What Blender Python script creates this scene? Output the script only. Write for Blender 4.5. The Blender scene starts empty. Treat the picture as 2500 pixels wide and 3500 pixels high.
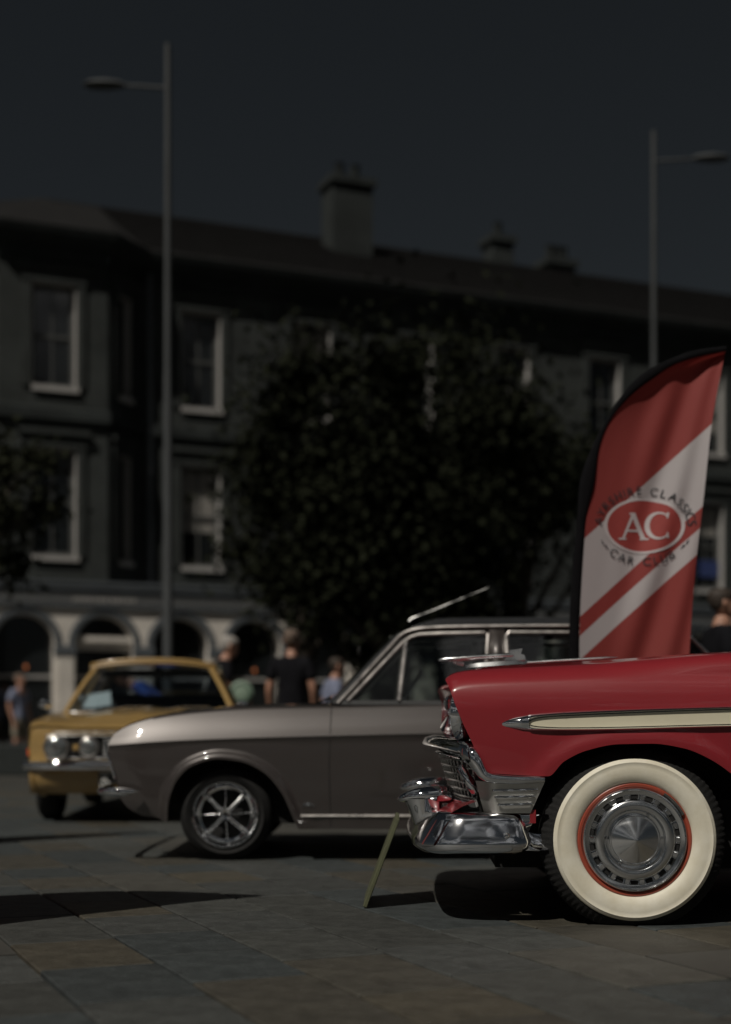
import bpy, bmesh, math, random
import numpy as np
from mathutils import Vector, Matrix, Euler, noise

R = math.radians
rng = random.Random(7)
scene = bpy.context.scene
COL = scene.collection

# ---------------------------------------------------------------- camera
CAMZ = 0.735
cam_d = bpy.data.cameras.new("camera")
cam = bpy.data.objects.new("camera", cam_d)
COL.objects.link(cam)
cam.location = (0, 0, CAMZ)
cam.rotation_euler = (R(90), 0, 0)
cam_d.sensor_fit = 'VERTICAL'
cam_d.sensor_height = 36
cam_d.sensor_width = 25.7
cam_d.lens = 50
cam_d.shift_y = (2488 - 1750) / 3500
cam_d.clip_end = 6000
cam_d.dof.use_dof = True
cam_d.dof.focus_distance = 5.36
cam_d.dof.aperture_fstop = 1.15
scene.camera = cam

# ---------------------------------------------------------------- sky and sun
LDIR = Vector((0.44, 0.62, -1.0)).normalized()
world = bpy.data.worlds.new("World")
scene.world = world
world.use_nodes = True
wn = world.node_tree.nodes
wl = world.node_tree.links
wn.clear()
w_out = wn.new('ShaderNodeOutputWorld')
w_bg = wn.new('ShaderNodeBackground')
w_sky = wn.new('ShaderNodeTexSky')
w_sky.sky_type = 'NISHITA'
w_sky.sun_disc = False
w_sky.sun_elevation = math.asin(-LDIR.z)
w_sky.sun_rotation = math.atan2(-LDIR.x, -LDIR.y)
w_sky.altitude = 300
w_sky.air_density = 1.0
w_sky.dust_density = 0.3
w_sky.ozone_density = 1.5
w_hs = wn.new('ShaderNodeHueSaturation')
w_hs.inputs['Hue'].default_value = 0.475
w_hs.inputs['Saturation'].default_value = 0.42
wl.new(w_sky.outputs[0], w_hs.inputs['Color'])
wl.new(w_hs.outputs[0], w_bg.inputs[0])
w_bg.inputs[1].default_value = 0.0042
wl.new(w_bg.outputs[0], w_out.inputs[0])

sun_d = bpy.data.lights.new("sun", 'SUN')
sun_d.energy = 2.9
sun_d.angle = R(0.53)
sun_d.color = (1.0, 0.94, 0.84)
sun = bpy.data.objects.new("sun", sun_d)
COL.objects.link(sun)
sun.rotation_euler = LDIR.to_track_quat('-Z', 'Y').to_euler()
sun.location = (-8, -12, 20)

scene.render.engine = 'CYCLES'
scene.view_settings.view_transform = 'Standard'
scene.view_settings.look = 'None'
scene.view_settings.exposure = 0.0
scene.view_settings.gamma = 1.0
scene.cycles.use_denoising = True
scene.cycles.use_adaptive_sampling = False
scene.cycles.max_bounces = 8
scene.cycles.transparent_max_bounces = 12
scene.cycles.sample_clamp_indirect = 6

# ---------------------------------------------------------------- materials
MATS = {}


def mat(name, col, rough=0.5, metal=0.0, coat=0.0, coat_r=0.03, var=0.0, vscale=8.0, col2=None, bump=0.0, bscale=60.0,
        rvar=0.0, sheen=0.0, trans=0.0, aniso=0.0, spec=0.5, emit=None, estr=0.0, island=0.0, stretch=None):
    if name in MATS:
        return MATS[name]
    m = bpy.data.materials.new(name)
    m.use_nodes = True
    nt = m.node_tree
    n, l = nt.nodes, nt.links
    p = n['Principled BSDF']
    p.inputs['Base Color'].default_value = (*col, 1)
    p.inputs['Roughness'].default_value = rough
    p.inputs['Metallic'].default_value = metal
    p.inputs['Coat Weight'].default_value = coat
    p.inputs['Coat Roughness'].default_value = coat_r
    p.inputs['Specular IOR Level'].default_value = spec
    p.inputs['Anisotropic'].default_value = aniso
    if emit:
        p.inputs['Emission Color'].default_value = (*emit, 1)
        p.inputs['Emission Strength'].default_value = estr
    tc = n.new('ShaderNodeTexCoord')
    vec = tc.outputs['Object']
    if stretch:
        mp = n.new('ShaderNodeMapping')
        mp.inputs['Scale'].default_value = stretch
        l.new(vec, mp.inputs[0])
        vec = mp.outputs[0]
    colsock = None
    if var > 0 or col2:
        nz = n.new('ShaderNodeTexNoise')
        nz.inputs['Scale'].default_value = vscale
        nz.inputs['Detail'].default_value = 6
        nz.inputs['Roughness'].default_value = 0.65
        l.new(vec, nz.inputs['Vector'])
        rp = n.new('ShaderNodeValToRGB')
        rp.color_ramp.elements[0].position = 0.3
        rp.color_ramp.elements[1].position = 0.72
        a = tuple(max(0, c * (1 - var)) for c in col)
        b = col2 if col2 else tuple(c * (1 + var) for c in col)
        rp.color_ramp.elements[0].color = (*a, 1)
        rp.color_ramp.elements[1].color = (*b, 1)
        l.new(nz.outputs['Fac'], rp.inputs[0])
        colsock = rp.outputs[0]
    if island > 0:
        oi = n.new('ShaderNodeObjectInfo')
        hs = n.new('ShaderNodeHueSaturation')
        mr = n.new('ShaderNodeMapRange')
        mr.inputs['To Min'].default_value = 1 - island
        mr.inputs['To Max'].default_value = 1 + island
        l.new(oi.outputs['Random'], mr.inputs['Value'])
        l.new(mr.outputs[0], hs.inputs['Value'])
        if colsock:
            l.new(colsock, hs.inputs['Color'])
        else:
            hs.inputs['Color'].default_value = (*col, 1)
        colsock = hs.outputs[0]
    if colsock:
        l.new(colsock, p.inputs['Base Color'])
    if rvar > 0:
        nz2 = n.new('ShaderNodeTexNoise')
        nz2.inputs['Scale'].default_value = 14
        nz2.inputs['Detail'].default_value = 8
        l.new(vec, nz2.inputs['Vector'])
        mr2 = n.new('ShaderNodeMapRange')
        mr2.inputs['From Min'].default_value = 0.3
        mr2.inputs['From Max'].default_value = 0.75
        mr2.inputs['To Min'].default_value = max(0.01, rough - rvar)
        mr2.inputs['To Max'].default_value = rough + rvar
        l.new(nz2.outputs['Fac'], mr2.inputs['Value'])
        l.new(mr2.outputs[0], p.inputs['Roughness'])
    if bump > 0:
        nb = n.new('ShaderNodeTexNoise')
        nb.inputs['Scale'].default_value = bscale
        nb.inputs['Detail'].default_value = 5
        l.new(vec, nb.inputs['Vector'])
        bp = n.new('ShaderNodeBump')
        bp.inputs['Strength'].default_value = bump
        bp.inputs['Distance'].default_value = 0.01
        l.new(nb.outputs['Fac'], bp.inputs['Height'])
        l.new(bp.outputs[0], p.inputs['Normal'])
    MATS[name] = m
    return m


def glass_mat(name, tint=(0.55, 0.6, 0.6), rough=0.0, refl=0.35):
    m = bpy.data.materials.new(name)
    m.use_nodes = True
    n, l = m.node_tree.nodes, m.node_tree.links
    n.clear()
    out = n.new('ShaderNodeOutputMaterial')
    tr = n.new('ShaderNodeBsdfTransparent')
    tr.inputs[0].default_value = (*tint, 1)
    gl = n.new('ShaderNodeBsdfGlossy')
    gl.inputs[0].default_value = (1, 1, 1, 1)
    gl.inputs['Roughness'].default_value = rough
    fr = n.new('ShaderNodeLayerWeight')
    fr.inputs['Blend'].default_value = 0.5
    pw = n.new('ShaderNodeMath')
    pw.operation = 'POWER'
    pw.inputs[1].default_value = 5.0
    l.new(fr.outputs['Facing'], pw.inputs[0])
    mu = n.new('ShaderNodeMath')
    mu.operation = 'MULTIPLY_ADD'
    mu.inputs[1].default_value = 0.9
    mu.inputs[2].default_value = 0.05 + refl * 0.06
    mu.use_clamp = True
    l.new(pw.outputs[0], mu.inputs[0])
    mx = n.new('ShaderNodeMixShader')
    l.new(mu.outputs[0], mx.inputs[0])
    l.new(tr.outputs[0], mx.inputs[1])
    l.new(gl.outputs[0], mx.inputs[2])
    l.new(mx.outputs[0], out.inputs[0])
    MATS[name] = m
    return m


RED = mat('red_paint', (0.215, 0.014, 0.02), 0.4, coat=1.0, coat_r=0.04, var=0.05, vscale=3, spec=0.4)
GREY = mat('bronze_grey_paint', (0.05, 0.043, 0.041), 0.38, metal=0.35, coat=1.0, coat_r=0.03, var=0.06, vscale=220)
YEL = mat('ochre_paint', (0.31, 0.2, 0.07), 0.4, coat=0.8, coat_r=0.05, var=0.05, vscale=4)
CHROME = mat('chrome', (0.82, 0.83, 0.85), 0.035, metal=1.0, rvar=0.02)
CHROME_D = mat('worn_chrome', (0.55, 0.55, 0.54), 0.2, metal=1.0, rvar=0.1, var=0.15, vscale=20)
SATIN = mat('satin_bright_trim', (0.72, 0.68, 0.65), 0.33, metal=1.0, rvar=0.08)
SILVER = mat('silver_panel', (0.62, 0.61, 0.58), 0.42, metal=0.85, rvar=0.08)
ORN = mat('ornament_chrome', (0.7, 0.71, 0.72), 0.26, metal=1.0, rvar=0.05)
ALU = mat('spun_hubcap_metal', (0.78, 0.79, 0.8), 0.17, metal=1.0, rvar=0.05, aniso=0.4)
BLACK = mat('black_rubber', (0.011, 0.011, 0.011), 0.8, spec=0.25, var=0.25, vscale=30, bump=0.2, bscale=120)
DARK = mat('dark_void', (0.006, 0.006, 0.006), 0.9, var=0.2)
WHITEWALL = mat('whitewall_rubber', (0.73, 0.7, 0.6), 0.6, var=0.0, col2=(0.6, 0.555, 0.43), vscale=9, bump=0.05, bscale=40)
CREAM = mat('cream_paint', (0.62, 0.58, 0.44), 0.35, coat=0.6, var=0.03)
RIMRED = mat('rim_red', (0.3, 0.055, 0.03), 0.4, coat=0.5, var=0.1)
LENS = mat('lamp_glass', (0.5, 0.52, 0.52), 0.14, metal=0.9, coat=1.0, bump=0.25, bscale=90, stretch=(1, 6, 0.4))
ORANGE = mat('amber_lens', (0.75, 0.1, 0.015), 0.2, coat=1.0, var=0.1)
GLASS = glass_mat('car_glass', (0.42, 0.47, 0.46), 0.0, 0.5)
GLASSC = glass_mat('clear_car_glass', (0.56, 0.62, 0.66), 0.0, 0.8)
VINYL = mat('black_vinyl', (0.016, 0.017, 0.019), 0.55, var=0.2, bump=0.15, bscale=200)
SEAT = mat('seat_vinyl', (0.03, 0.027, 0.024), 0.6, var=0.2)
PAPER = mat('white_paper', (0.7, 0.76, 0.74), 0.7, var=0.04)
PLATE = mat('plate_black', (0.012, 0.012, 0.012), 0.4, var=0.1)
PLATEW = mat('plate_white', (0.75, 0.75, 0.72), 0.5, var=0.04)
POLE = mat('galvanised_steel', (0.05, 0.054, 0.057), 0.65, spec=0.3, metal=0.1, var=0.25, vscale=3, stretch=(1, 1, 0.3))
STONE = mat('sooty_sandstone', (0.034, 0.038, 0.037), 0.9, spec=0.2, var=0.4, vscale=0.9, bump=0.3, bscale=14)
STONE2 = mat('sooty_dressed_stone', (0.026, 0.03, 0.03), 0.9, spec=0.2, var=0.35, vscale=1.4, bump=0.2, bscale=10)
SLATE = mat('slate_roof', (0.009, 0.0088, 0.009), 0.9, spec=0.15, var=0.3, vscale=2.0)
WFRAME = mat('grey_white_paint', (0.33, 0.32, 0.31), 0.6, var=0.12, vscale=6)
SASH = mat('dull_sash_paint', (0.06, 0.062, 0.06), 0.6, var=0.15, vscale=6)
PUBW = mat('pub_white_render', (0.60, 0.56, 0.51), 0.7, var=0.14, vscale=2.5)
PUBD = mat('pub_slate_blue_paint', (0.075, 0.085, 0.095), 0.6, var=0.15, vscale=3)
WGLASS = mat('window_glass', (0.012, 0.014, 0.015), 0.06, coat=0.6, var=0.3, vscale=1.2, spec=0.6)
BLIND = mat('window_blind', (0.2, 0.19, 0.175), 0.8, var=0.06)
BARK = mat('bark', (0.04, 0.032, 0.025), 0.9, var=0.3, bump=0.4)
LEAF = mat('dark_leaf', (0.013, 0.015, 0.009), 0.9, var=0.35, vscale=1.2, spec=0.05)
LEAF2 = mat('olive_leaf', (0.018, 0.02, 0.012), 0.9, var=0.35, vscale=1.2, spec=0.05)
SKIN = mat('skin', (0.36, 0.19, 0.13), 0.55, var=0.08)
BOARDM = mat('olive_board', (0.075, 0.08, 0.042), 0.6, var=0.2, vscale=10)
FABBLACK = mat('flag_sleeve', (0.006, 0.006, 0.007), 0.9, var=0.2, spec=0.05)
LAMPGLOW = mat('lamp_glow', (0.5, 0.15, 0.05), 0.5, emit=(1.0, 0.32, 0.1), estr=0.12)
MORTAR = mat('joint_sand', (0.016, 0.016, 0.014), 0.95, var=0.3, vscale=40)

# ---------------------------------------------------------------- mesh helpers


def cr(xs, ys):
    """smooth interpolating function through knots (monotone-ish cubic)"""
    xs = np.array(xs, float)
    ys = np.array(ys, float)
    h = np.diff(xs)
    dl = np.diff(ys) / h
    m = np.zeros(len(xs))
    m[0], m[-1] = dl[0], dl[-1]
    for i in range(1, len(xs) - 1):
        if dl[i - 1] * dl[i] > 0:
            w1, w2 = 2 * h[i] + h[i - 1], h[i] + 2 * h[i - 1]
            m[i] = (w1 + w2) / (w1 / dl[i - 1] + w2 / dl[i])

    def f(x):
        if x <= xs[0]:
            return float(ys[0])
        if x >= xs[-1]:
            return float(ys[-1])
        i = int(np.searchsorted(xs, x) - 1)
        t = (x - xs[i]) / h[i]
        t2, t3 = t * t, t * t * t
        return float((2 * t3 - 3 * t2 + 1) * ys[i] + (t3 - 2 * t2 + t) * h[i] * m[i] + (-2 * t3 + 3 * t2) * ys[i + 1] + (t3 - t2) * h[i] * m[i + 1])
    return f


def sstep(t):
    t = min(1, max(0, t))
    return t * t * (3 - 2 * t)


def poly_dist(pts):
    """distance to a smooth polyline through the given knots"""
    n = len(pts)
    fx = cr(range(n), [p[0] for p in pts])
    fz = cr(range(n), [p[1] for p in pts])
    q = np.array([(fx((n - 1) * i / 160), fz((n - 1) * i / 160)) for i in range(161)])

    def f(x, z):
        a, b = q[:-1], q[1:]
        d = b - a
        t = np.clip(((x - a[:, 0]) * d[:, 0] + (z - a[:, 1]) * d[:, 1]) / (np.sum(d * d, axis=1) + 1e-12), 0, 1)
        return float(np.min(np.hypot(a[:, 0] + t * d[:, 0] - x, a[:, 1] + t * d[:, 1] - z)))
    return f


class MB:
    def __init__(self):
        self.v = []
        self.f = []

    def grid(self, rows, cu=False, cv=False):
        b = len(self.v)
        nr, nc = len(rows), len(rows[0])
        for r in rows:
            self.v += [tuple(p) for p in r]
        for i in range(nr if cv else nr - 1):
            for j in range(nc if cu else nc - 1):
                a, c = i, (i + 1) % nr
                d, e = j, (j + 1) % nc
                self.f.append((b + a * nc + d, b + a * nc + e, b + c * nc + e, b + c * nc + d))
        return self

    def poly(self, pts):
        b = len(self.v)
        self.v += [tuple(p) for p in pts]
        self.f.append(tuple(range(b, b + len(pts))))
        return self

    def box(self, c, s, rot=None, ch=0.0):
        x, y, z = s[0] / 2, s[1] / 2, s[2] / 2
        M = Matrix.Identity(3) if rot is None else Euler(rot).to_matrix()
        c = Vector(c)
        b = len(self.v)
        if ch <= 0:
            for dx, dy, dz in ((-1, -1, -1), (1, -1, -1), (1, 1, -1), (-1, 1, -1), (-1, -1, 1), (1, -1, 1), (1, 1, 1), (-1, 1, 1)):
                self.v.append(tuple(c + M @ Vector((dx * x, dy * y, dz * z))))
            for q in ((0, 3, 2, 1), (4, 5, 6, 7), (0, 1, 5, 4), (1, 2, 6, 5), (2, 3, 7, 6), (3, 0, 4, 7)):
                self.f.append(tuple(b + i for i in q))
        else:
            rings = [(-z, 1), (-z + ch, 0), (z - ch, 0), (z, 1)]
            for zz, k in rings:
                a, e = x - (ch if k else 0), y - (ch if k else 0)
                g = ch
                for px, py in ((-a + g, -e), (a - g, -e), (a, -e + g), (a, e - g), (a - g, e), (-a + g, e), (-a, e - g), (-a, -e + g)):
                    self.v.append(tuple(c + M @ Vector((px, py, zz))))
            for i in range(3):
                for j in range(8):
                    self.f.append((b + i * 8 + j, b + i * 8 + (j + 1) % 8, b + (i + 1) * 8 + (j + 1) % 8, b + (i + 1) * 8 + j))
            self.f.append(tuple(b + 7 - j for j in range(8)))
            self.f.append(tuple(b + 24 + j for j in range(8)))
        return self

    def tube(self, path, r, n=10, cap=True, asp=(1, 1), up=(0, 0, 1)):
        path = [Vector(p) for p in path]
        k = len(path)
        rs = r if isinstance(r, (list, tuple)) else [r] * k
        rows = []
        upv = Vector(up)
        for i, p in enumerate(path):
            t = (path[min(k - 1, i + 1)] - path[max(0, i - 1)]).normalized()
            s = t.cross(upv)
            if s.length < 1e-4:
                s = t.cross(Vector((1, 0, 0)))
            s.normalize()
            w = s.cross(t).normalized()
            rows.append([p + s * math.cos(a) * rs[i] * asp[0] + w * math.sin(a) * rs[i] * asp[1] for a in [2 * math.pi * j / n for j in range(n)]])
        self.grid(rows, cu=True)
        if cap:
            self.poly(rows[0][::-1])
            self.poly(rows[-1])
        return self

    def lathe(self, prof, n=48, c=(0, 0, 0), rf=None, flat=None, a0=0, a1=2 * math.pi):
        """profile (r, y) turned about the y axis through c"""
        full = abs(a1 - a0 - 2 * math.pi) < 1e-6
        rows = []
        for i in range(n if full else n + 1):
            a = a0 + (a1 - a0) * i / n
            row = []
            for k, (r, y) in enumerate(prof):
                rr = r + (rf(k, i, a) if rf else 0)
                x, z = c[0] + rr * math.cos(a), c[2] + rr * math.sin(a)
                if flat is not None and z < flat:
                    z = flat
                row.append((x, c[1] + y, z))
            rows.append(row)
        self.grid(rows, cv=full)
        return self

    def ball(self, c, r, n=16, m=10):
        rows = []
        for i in range(m + 1):
            t = math.pi * i / m
            rows.append([(c[0] + r[0] * math.sin(t) * math.cos(a), c[1] + r[1] * math.sin(t) * math.sin(a), c[2] + r[2] * math.cos(t)) for a in [2 * math.pi * j / n for j in range(n)]])
        return self.grid(rows, cu=True)

    def mesh(self, name, smooth=True, ang=35):
        me = bpy.data.meshes.new(name)
        bm = bmesh.new()
        vs = [bm.verts.new(p) for p in self.v]
        for f in self.f:
            try:
                bm.faces.new([vs[i] for i in f])
            except ValueError:
                pass
        bmesh.ops.remove_doubles(bm, verts=bm.verts, dist=1e-5)
        bmesh.ops.recalc_face_normals(bm, faces=bm.faces)
        bm.to_mesh(me)
        bm.free()
        if smooth:
            me.shade_smooth()
            me.set_sharp_from_angle(angle=R(ang))
        return me

    def build(self, name, m, parent=None, smooth=True, ang=35, loc=None):
        me = self.mesh(name, smooth, ang)
        o = bpy.data.objects.new(name, me)
        COL.objects.link(o)
        ms = m if isinstance(m, list) else [m]
        for q in ms:
            me.materials.append(q)
        if parent:
            o.parent = parent
        if loc:
            o.location = loc
        return o


def inst(src, parent, loc=(0, 0, 0), rot=(0, 0, 0), name=None, scale=None):
    o = src.copy()
    if name:
        o.name = name
    COL.objects.link(o)
    o.parent = parent
    o.location = loc
    o.rotation_euler = rot
    if scale:
        o.scale = scale
    return o


def empty(name, loc=(0, 0, 0), rz=0.0):
    o = bpy.data.objects.new(name, None)
    COL.objects.link(o)
    o.location = loc
    o.rotation_euler = (0, 0, rz)
    o.empty_display_size = 0.2
    return o


def tag(o, label=None, cat=None, group=None, kind=None):
    if label:
        o['label'] = label
    if cat:
        o['category'] = cat
    if group:
        o['group'] = group
    if kind:
        o['kind'] = kind
    return o


def copy_tree(o, parent=None):
    c = o.copy()
    COL.objects.link(c)
    c.parent = parent
    for ch in list(o.children):
        copy_tree(ch, c)
    return c


def text_mesh(s, size):
    cu = bpy.data.curves.new('lettering', 'FONT')
    cu.body = s
    cu.size = size
    cu.align_x = 'CENTER'
    ob = bpy.data.objects.new('lettering_tmp', cu)
    COL.objects.link(ob)
    dg = bpy.context.evaluated_depsgraph_get()
    me = bpy.data.meshes.new_from_object(ob.evaluated_get(dg))
    bpy.data.objects.remove(ob)
    vs = [tuple(v.co) for v in me.vertices]
    fs = [tuple(p.vertices) for p in me.polygons]
    bpy.data.meshes.remove(me)
    return vs, fs

# ---------------------------------------------------------------- ground and paving
ground = MB()
ground.poly([(-400, -400, -0.02), (400, -400, -0.02), (400, 400, -0.02), (-400, 400, -0.02)])
GROUND = tag(ground.build('ground', MORTAR, smooth=False), kind='structure', label='square paved with rows of mixed grey, blue and brown flagstones')
PA = R(23.0)
ROW = 0.37
SLABM = []
for i, c in enumerate([(0.041, 0.044, 0.042), (0.031, 0.037, 0.038), (0.045, 0.044, 0.038), (0.045, 0.04, 0.029), (0.036, 0.038, 0.035), (0.042, 0.039, 0.031)]):
    SLABM.append(mat('flagstone_%s' % 'abcdef'[i], c, 0.66, var=0.32, vscale=7, rvar=0.12, bump=0.3, bscale=70, island=0.14))


def paving():
    ca, sa = math.cos(PA), math.sin(PA)
    # rows run along direction t = (sa, -ca) ; cross direction n = (ca, sa)
    slabs = []
    for i in range(-70, 71):
        pos = -32.0 + rng.random() * 0.6
        while pos < 12:
            ln = rng.choice([0.42, 0.5, 0.56, 0.63, 0.7, 0.82])
            cx = i * ROW
            cy = pos + ln / 2
            X = cx * ca + cy * sa + 0.12
            Y = cx * sa - cy * ca + 5.0
            if -14 < X < 14 and 1.0 < Y < 27.5:
                slabs.append((X, Y, ln))
            pos += ln

    def vis(s):
        X, Y, ln = s
        k = abs(X) / max(0.1, Y)
        if k > 0.285 or Y < 3.2 or Y > 27:
            return 0
        # hidden behind the cars
        if 0.75 < X < 6 and 5.6 < Y < 7.0:
            return 0
        if X > -1.1 and 8.2 < Y < 12:
            return 0.0
        return ln * ROW / Y ** 3
    order = sorted(slabs, key=vis, reverse=True)
    meshes = {}

    def slab_mesh(ln, mi):
        key = (ln, mi)
        if key not in meshes:
            b = MB()
            b.box((0, 0, -0.03), (ROW - 0.011, ln - 0.011, 0.06), ch=0.004)
            me = b.mesh('paving_slab', smooth=False)
            me.materials.append(SLABM[mi])
            meshes[key] = me
        return meshes[key]
    rest = MB()
    rot = -(math.pi / 2 - PA) + math.pi / 2
    for k, s in enumerate(order):
        X, Y, ln = s
        dz = rng.uniform(-0.0015, 0.0015)
        mi = rng.choice([0, 0, 1, 1, 2, 3, 4, 4, 5])
        if k < 298 and vis(s) > 0:
            o = bpy.data.objects.new('paving_slab', slab_mesh(ln, mi))
            COL.objects.link(o)
            o.parent = GROUND
            o.location = (X, Y, dz)
            o.rotation_euler = (rng.uniform(-.002, .002), rng.uniform(-.002, .002), PA)
        else:
            rest.box((X, Y, -0.03 + dz), (ROW - 0.011, ln - 0.011, 0.06), rot=(0, 0, PA))
    o = rest.build('paving_field', mat('flagstone_far', (0.045, 0.044, 0.039), 0.65, var=0.35, vscale=0.9, bump=0.1, bscale=30), GROUND, smooth=False)
    o['kind'] = 'stuff'


paving()

# ---------------------------------------------------------------- generic car pieces


def loft_body(P):
    """P: stations xs, x0, yc, zb(x), hs(x,z), zs(x), top(x) list of (h,z) from shoulder to centre, xf(i,h,z), blend, ns"""
    rows = []
    for ix, x in enumerate(P['xs']):
        zb = P['zb'](x)
        zs = P['zs'](x)
        ns = P.get('ns', 14)
        half = []
        pts = []
        for i in range(ns + 1):
            if 'zmid' in P:
                zm = max(zb + 0.02, min(P['zmid'](x), zs - 0.012))
                h2 = ns // 2
                if i < h2 - 1:
                    z = zb + (zm - 0.022 - zb) * i / (h2 - 1) if zm - 0.022 > zb else zb + (zm - zb) * i / h2
                elif i <= h2:
                    z = zm - 0.022 * (h2 - i) if zm - 0.022 > zb else zb + (zm - zb) * i / h2
                else:
                    z = zm + (zs - zm) * (i - h2) / (ns - h2)
            else:
                z = zb + (zs - zb) * i / ns
            pts.append((P['hs'](x, z), z))
        pts += P['top'](x)
        k = sstep((x - P['x0']) / P['blend'])
        lip = pts[0]
        half.append((lip[0] - 0.05, lip[1] + 0.012, 0))
        half.append((lip[0] - 0.006, lip[1] - 0.001, 0))
        for (h, z) in pts:
            half.append((h, z, 0))
        full = []
        for h, z, _ in half:
            dx = (P['xf'](h, z) - P['x0']) * (1 - k)
            dr = (P['xr'](h, z)) * sstep((x - (P['x1'] - 0.5)) / 0.5) if 'xr' in P else 0
            full.append((x + dx + dr, P['yc'] - h, z))
        full += [(a, 2 * P['yc'] - b, c) for a, b, c in reversed(full[:-1])]
        rows.append(full)
    # folded lip at the front
    f0 = []
    for (a, b, c) in rows[0]:
        s = (b - P['yc'])
        f0.append((a + 0.035, P['yc'] + s * 0.965, c - 0.02))
    mb = MB()
    mb.grid([f0] + rows)
    if P.get('cap'):
        mb.poly(f0)
    if P.get('tail', True):
        mb.poly(rows[-1])
    return mb


def dense(parts):
    out = []
    for a, b, n in parts:
        out += [a + (b - a) * i / n for i in range(n)]
    out.append(parts[-1][1])
    return out


def tyre_mesh(Rr, rin, w, flat, lugs=0, side_bulge=0.012):
    """returns MB for black tyre around local origin (axis y, outer face at y=0)"""
    mb = MB()
    n = lugs * 4 if lugs else 64
    prof = [(rin, 0.02), (rin + 0.012, 0.004), (rin + (Rr - rin) * 0.45, -side_bulge * 0.6), (Rr - 0.045, -side_bulge * 0.3), (Rr - 0.028, 0.008), (Rr - 0.012, 0.02),
            (Rr - 0.003, 0.034), (Rr, 0.05), (Rr, w - 0.05), (Rr - 0.01, w - 0.018), (Rr - 0.045, w), (rin, w - 0.02)]

    def rf(k, i, a):
        if lugs and 4 <= k <= 7:
            return -0.003 if (i % 4) < 2 else 0
        return 0
    mb.lathe(prof, n, rf=rf, flat=flat)
    return mb


def place(o, parent, loc):
    o.parent = parent
    o.location = loc
    return o

# ---------------------------------------------------------------- red car (near)


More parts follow.
